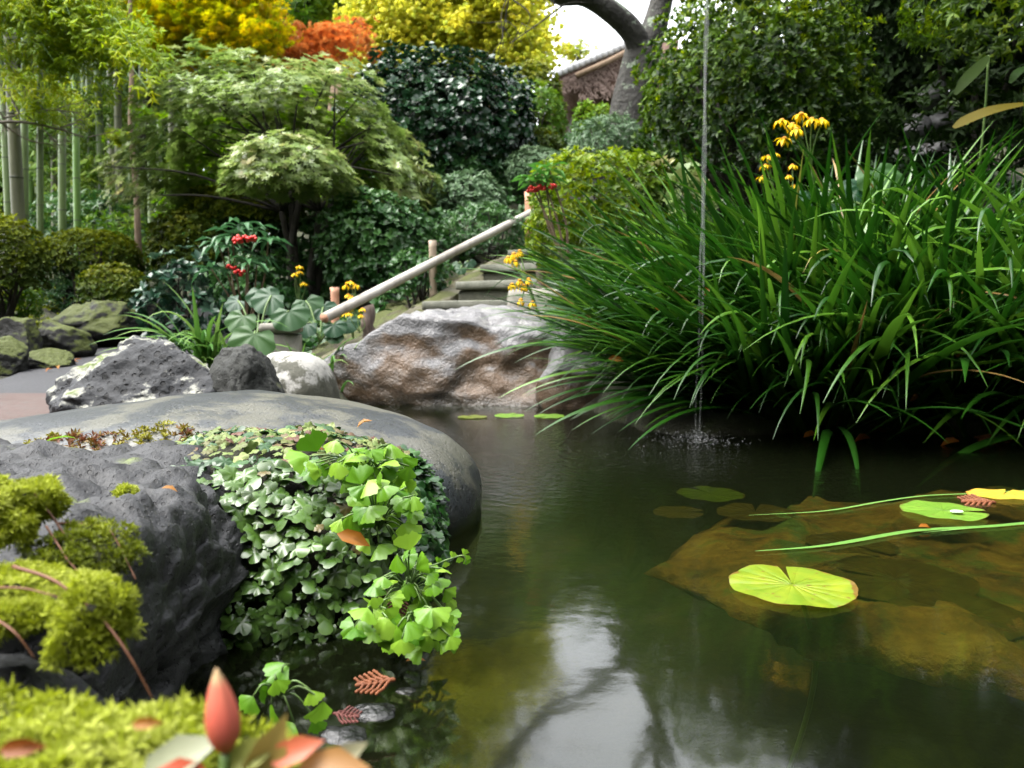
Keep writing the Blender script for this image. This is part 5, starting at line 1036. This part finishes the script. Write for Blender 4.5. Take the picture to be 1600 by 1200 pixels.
# ------------------------------------------------------------------ moss and roots on the near rocks
def cushion(name, label, c, R, n_, leaf, mat, zmin=-.3, lump=.42, tm=None, k=5, core=True, p=2.2):
    P, Nn, _ = dome_pts(n_, c, R, p, lump, 2.5, .12, zmin, int(abs(c[0]) * 999) % 50); root = thing(name, label, 'moss', (c[0], c[1], c[2] - R[2] * .5))
    tn = np.clip(.5 + .4 * fbm(P * 40, 3, 5) + .25 * Nn[:, 2] - .1 + rng.normal(0, .12, len(P)), 0, 1)
    part('frond', whorls(tm or t_dia(.24, .2), P, Nn + np.array([.2, -.2, .3]) + rng.normal(0, .35, P.shape), k, leaf, (.2, 1.1), tn), mat, root, stuff=True)
    if core: part('peat', rock(c, np.array(R) * .78, 3, amp=.1, sub=4), bpy.data.materials['peat'], root, True)
cushion('moss_cushion', 'bright moss tuft over the top corner of the lava block', at(-4, 815, .40), (.021, .036, .018), 2600, .0042, L['moss'])
cushion('moss_cushion', 'yellow green moss cushion between the two dark rocks', at(34, 945, .355), (.033, .028, .011), 3600, .0038, L['moss'])
cushion('moss_cushion', 'small trailing tip of moss hanging down the low rock', at(150, 985, .335), (.012, .02, .020), 900, .0038, L['moss'])
cushion('moss_cushion', 'dark green moss patch on the edge of the lava block', at(130, 880, .41), (.022, .03, .016), 1300, .0036, L['mossdark'])
cushion('moss_cushion', 'tiny yellow moss dot in the middle of the lava block', at(197, 770, .62), (.008, .01, .004), 120, .004, L['moss'], core=False)
cushion('moss_bank', 'blurred pale green mossy mound closest to the viewer', (-.165, .222, .086), (.103, .052, .078), 10500, .0055, L['moss'], lump=.14, p=3.6)
# mossy litter along the boulder beside the liverwort
n_ = 900; V = []
q = np.array([onz(*p_, .19) for p_ in ((150, 690), (250, 668), (330, 660), (360, 690), (330, 720))]); wts = rng.dirichlet(np.ones(5) * .6, n_); P = wts @ q; P[:, 2] = .196 - .12 * np.clip(1.05 - P[:, 1], 0, 1) + rng.uniform(-.004, .006, n_)
bo = next(o for o in COL.objects if o.get('label', '').startswith('long smooth grey boulder')); BVt = np.array([v.co[:] for v in bo.data.vertices]) + np.array(bo.location)
ok = (BVt[:, 0] > -.62) & (BVt[:, 0] < -.26) & (BVt[:, 1] < .96 + .05 * vnoise(BVt * 14) + .10 * (BVt[:, 0] + .45)) & (BVt[:, 2] > .02) & (vnoise(BVt * 16, 4) > -.3); P = np.repeat(BVt[ok], 6, 0); P = P + rng.normal(0, .006, P.shape) * np.array([1, 1, .1])
tn = np.clip(.45 + .5 * fbm(P * 18, 3, 2) + rng.normal(0, .12, len(P)), 0, 1)
o = single('moss_patch', 'brown and yellow moss strip along the smooth boulder behind the lava block', 'moss', whorls(t_dia(.4, .2), P, np.tile([0, -.2, 1.0], (len(P), 1)) + rng.normal(0, .5, P.shape), 5, .0075, (.5, 1.3), tn), leafmat('litter_moss', (.16, .06, .03), (.22, .20, .03), (.32, .33, .06), .6, .3), kind='stuff')
o = link('leaflet', FM[3].copy()); tag(o, 'pale two lobed seedling leaf upright behind the lava block', 'leaf'); o.name = 'seedling_leaf'; q = at(100, 683, .9); o.location = q; o.scale = (.016, .022, .016); o.rotation_euler = (0, -.4, -1.2)
ROOT = plain('root_bark', [(.3, (.08, .025, .010)), (.7, (.17, .075, .035))], 60, .6, .001)
for lb, pts, r_ in (('thin red brown root curving across the lava block', [(92, 818, .41), (120, 818, .42), (165, 825, .43), (185, 850, .42), (212, 905, .40)], .0007),
                    ('pale forked root running down the lava block', [(55, 772, .42), (85, 812, .41), (105, 840, .405), (140, 868, .40), (163, 918, .385)], .0008),
                    ('short pale root beside the forked one', [(72, 822, .40), (90, 850, .395), (110, 880, .385), (155, 925, .375)], .0006),
                    ('thick red root trailing down the low dark rock', [(20, 885, .34), (80, 905, .335), (130, 940, .33), (170, 980, .325), (205, 1030, .32), (240, 1095, .32)], .0009),
                    ('fine root lying along the yellow green moss', [(-10, 918, .33), (40, 920, .325), (95, 934, .325)], .0006),
                    ('short brown root at the picture edge over the low rock', [(-5, 968, .31), (25, 990, .305), (55, 1030, .305)], .0006)):
    P = spline([at(*p_) for p_ in pts], 6); single('root', lb, 'root', tube(P, np.linspace(r_, r_ * .5, len(P)), 6), ROOT, P[0], True)

# dead leaves and cypress sprigs
DEAD = leafmat('dead_leaf', (.17, .05, .012), (.24, .085, .016), (.30, .14, .035), .5, .2, .4, 'rnd')
DLM = mesh_np('dead_leaf', *t_oval(.45, .12, .3), DEAD, None, True)
def dead(label, p_, D, s, N=(0, -.3, 1), group=None, name='dead_leaf'):
    o = bpy.data.objects.new(name, DLM); COL.objects.link(o); D = Vector(D).normalized(); B = Vector(N).cross(D).normalized(); Nn = D.cross(B); tag(o, label, 'leaf', group)
    o.matrix_basis = Matrix(((D.x * s, B.x * s, Nn.x * s, p_[0]), (D.y * s, B.y * s, Nn.y * s, p_[1]), (D.z * s, B.z * s, Nn.z * s, p_[2]), (0, 0, 0, 1))); return o
dead('orange brown dead leaf caught among the bright ferns', at(526, 834, .655), (1, -.1, -.25), .030, (0, -.8, .6))
dead('small brown dead leaf at the top of the liverwort', at(478, 700, .80), (1, 0, .1), .018, (0, -.6, .8))
dead('red dead leaf resting on the lava block', onz(252, 763, .168), (1, .1, 0), .012)
dead('orange dead twig leaf on top of the liverwort cushion', at(558, 668, .86), (.6, 0, .5), .018)
dead('pink fallen petal at the waterline below the ferns', at(634, 1033, .62), (1, 0, .25), .016).active_material
dead('curved red dead blade among the tall grass', at(1530, 548, 1.85), (-1, 0, -.25), .09, (0, -1, .4)).scale = (.10, .02, .03)
for k, (px, py) in enumerate(((860, 632), (905, 634), (950, 634), (990, 632), (1018, 634), (1255, 684), (1390, 676), (1360, 684), (1480, 664), (1500, 690), (1560, 688))):
    dead('rusty dead leaf lying where the grass meets the water', onz(px, py, .008), (rng.normal(), rng.normal(), .1), .05, (rng.normal(0, .3), -.5, 1), 'dead leaves along the grass shore')
for k, (px, py, Y) in enumerate(((1110, 445, 2.1), (1040, 487, 2.0), (1165, 515, 2.0), (1350, 410, 2.1), (1440, 390, 2.1), (1480, 460, 2.0), (950, 560, 2.0), (1310, 588, 1.95), (1245, 585, 1.95), (1415, 625, 1.95))):
    dead('orange dead leaf snagged among the tall grass blades', at(px, py, Y), (rng.normal(), -.2, rng.normal(0, .5)), .04, (0, -1, .4), 'dead leaves in the tall grass')
for k in range(26):
    y = rng.uniform(2.6, 5); xl = -1.76 - .32 * (y - 2.6); x = xl + abs(rng.normal(0, .16)) * (1 if k % 3 else 3); dead('small orange leaf fallen on the asphalt path', (x, y, G(x, y) + .034), (rng.normal(), rng.normal(), 0), .035, (0, 0, 1), 'fallen leaves on the path')
dead('orange leaf spot floating on the long grass leaf', onz(1435, 823, .006), (1, .1, 0), .022)
CYP = plain('cypress_brown', [(.3, (.085, .022, .005)), (.7, (.17, .05, .011))], 60, .7, 0); CYPR = plain('cypress_red', [(.3, (.05, .010, .007)), (.7, (.10, .024, .017))], 60, .7, 0)
def cypress(label, c, D, ln, mat, n_=5):
    D = unit(np.array([D], float))[0]; B = unit(np.cross([0, -.35, 1], D)[None])[0]; c = np.array(c); root = thing('cypress_sprig', label, 'sprig', c)
    def chain(a_, b_, r_):
        q = np.array(a_)[None] + (np.array(b_) - a_)[None] * np.linspace(0, 1, 15)[:, None] + np.array([0, 0, .0006])[None] * np.sin(np.linspace(0, 9, 15))[:, None]; return tube(q, [r_ * (1.25 if k % 2 else .75) for k in range(15)], 6)
    part('stem', chain(c, c + D * ln, ln * .05), mat, root, True)
    for k in range(n_):
        s = c + D * ln * (.12 + .8 * k / n_)
        for sg in (-1, 1): part('twig', chain(s, s + (D * .75 + B * sg * .75) * ln * (.55 - .28 * k / n_), ln * .042), mat, root, True)
cypress('bright rust brown cypress sprig below the ferns', at(618, 1062, .56), (-1, -.25, -.05), .030, CYP)
cypress('dark red cypress sprig stranded at the wet stones', at(520, 1115, .53), (1, -.1, -.1), .020, CYPR)
cypress('orange red cypress sprig afloat behind the small lily pad', onz(1556, 785, .002), (-1, .05, 0), .055, CYP)
cypress('rusty cypress sprig floating at the far edge of the grass', onz(1580, 689, .003), (-1, .02, 0), .08, CYP)
cypress('small brown cypress sprig hanging in the fern tuft', at(622, 925, .645), (0, -.2, -1), .022, CYPR)

# ------------------------------------------------------------------ blurred red bud and leaves closest to the viewer
RB = leafmat('red_leaf', (.55, .10, .06), (.50, .13, .08), (.42, .20, .08), .45, .3, .5, 'rnd'); OB = leafmat('olive_red_leaf', (.24, .22, .06), (.34, .17, .07), (.22, .26, .07), .45, .3, .5, 'rnd'); GB = leafmat('grey_leaf', (.30, .33, .22), (.34, .34, .24), (.36, .34, .22), .5, .3, .5, 'rnd')
b = at(352, 1260, .21); root = thing('bud_sprout', 'blurred red pointed bud rising from reddish leaves', 'seedling', b)
V, T = ico(4); D = V.copy(); zz = (D[:, 2] + 1) / 2; prof = np.sin(np.pi * np.clip(zz, 0, 1) ** .72) ** .9 * .5 + .02
r_xy = np.maximum(np.linalg.norm(D[:, :2], axis=1, keepdims=True), 1e-4); ang = np.arctan2(D[:, 1], D[:, 0])
bt, bb_ = at(338, 1044, .21), at(352, 1178, .21); hgt = bt.z - bb_.z
VB = np.stack([D[:, 0] / r_xy[:, 0] * prof * .0088 * (1 + .1 * np.sin(5 * ang)) + bb_.x + (bt.x - bb_.x) * zz, D[:, 1] / r_xy[:, 0] * prof * .0088 + .21, bb_.z + zz * hgt], 1)
m, t, out = nodes('bud_skin'); co = t.nodes.new('ShaderNodeTexCoord').outputs['Generated']; sx = t.nodes.new('ShaderNodeSeparateXYZ'); t.links.new(co, sx.inputs[0]); p = N_(t, 'BsdfPrincipled', i_Roughness=.45)
t.links.new(ramp(t, mathn(t, 'ADD', sx.outputs['Z'], mathn(t, 'MULTIPLY', noise(t, 6, 3, .5, co), .2)), [(.1, (.42, .07, .05)), (.6, (.60, .12, .08)), (.9, (.60, .16, .10)), (1.0, (.50, .34, .18))]), p.inputs['Base Color']); t.links.new(p.outputs[0], out.inputs[0])
part('bud', (VB, T), m, root, True); part('stem', tube(spline([bb_, b, b + Vector((0, .02, -.06))]), .0015, 6), STEM, root, True)
def fl(mat): return mesh_np('leaf', *t_oval(.5, .1, .25), mat, None, True)
FR, FO, FG = fl(RB), fl(OB), fl(GB)
for me, (px, py, Y), D, s, N in ((FO, (345, 1210, .21), (.75, .0, .5), .019, (-.3, -.8, .5)), (FO, (385, 1223, .21), (.5, 0, .75), .021, (.5, -.8, .4)), (FR, (420, 1193, .21), (.9, 0, .45), .016, (-.3, -.8, .5)), (FR, (330, 1218, .21), (-.5, -.2, .25), .016, (0, -.6, .8)), (FO, (455, 1213, .21), (1, 0, .22), .022, (0, -.6, .8)), (FR, (470, 1203, .22), (.9, 0, .5), .012, (.2, -1, .2)), (FG, (510, 1193, .22), (.8, 0, .4), .013, (.1, -1, .4))):
    leaf_obj(root, 'leaf', me, at(px, py, Y), D, N, s)
root = thing('grey_leaf', 'blurred pale grey green leaf beside the red bud', 'leaf', at(215, 1225, .2)); leaf_obj(root, 'leaf', FG, at(215, 1235, .21), (.75, .1, .55), (-.45, -.8, .5), .026)
for lb, px, py, s in (('blurred orange fleck on the mossy mound, upper one', 205, 1132, .006), ('blurred orange fleck at the picture edge on the mossy mound', -2, 1172, .009)): dead(lb, at(px, py, .2), (1, 0, .1), s * 1.3, (0, -.8, .5))
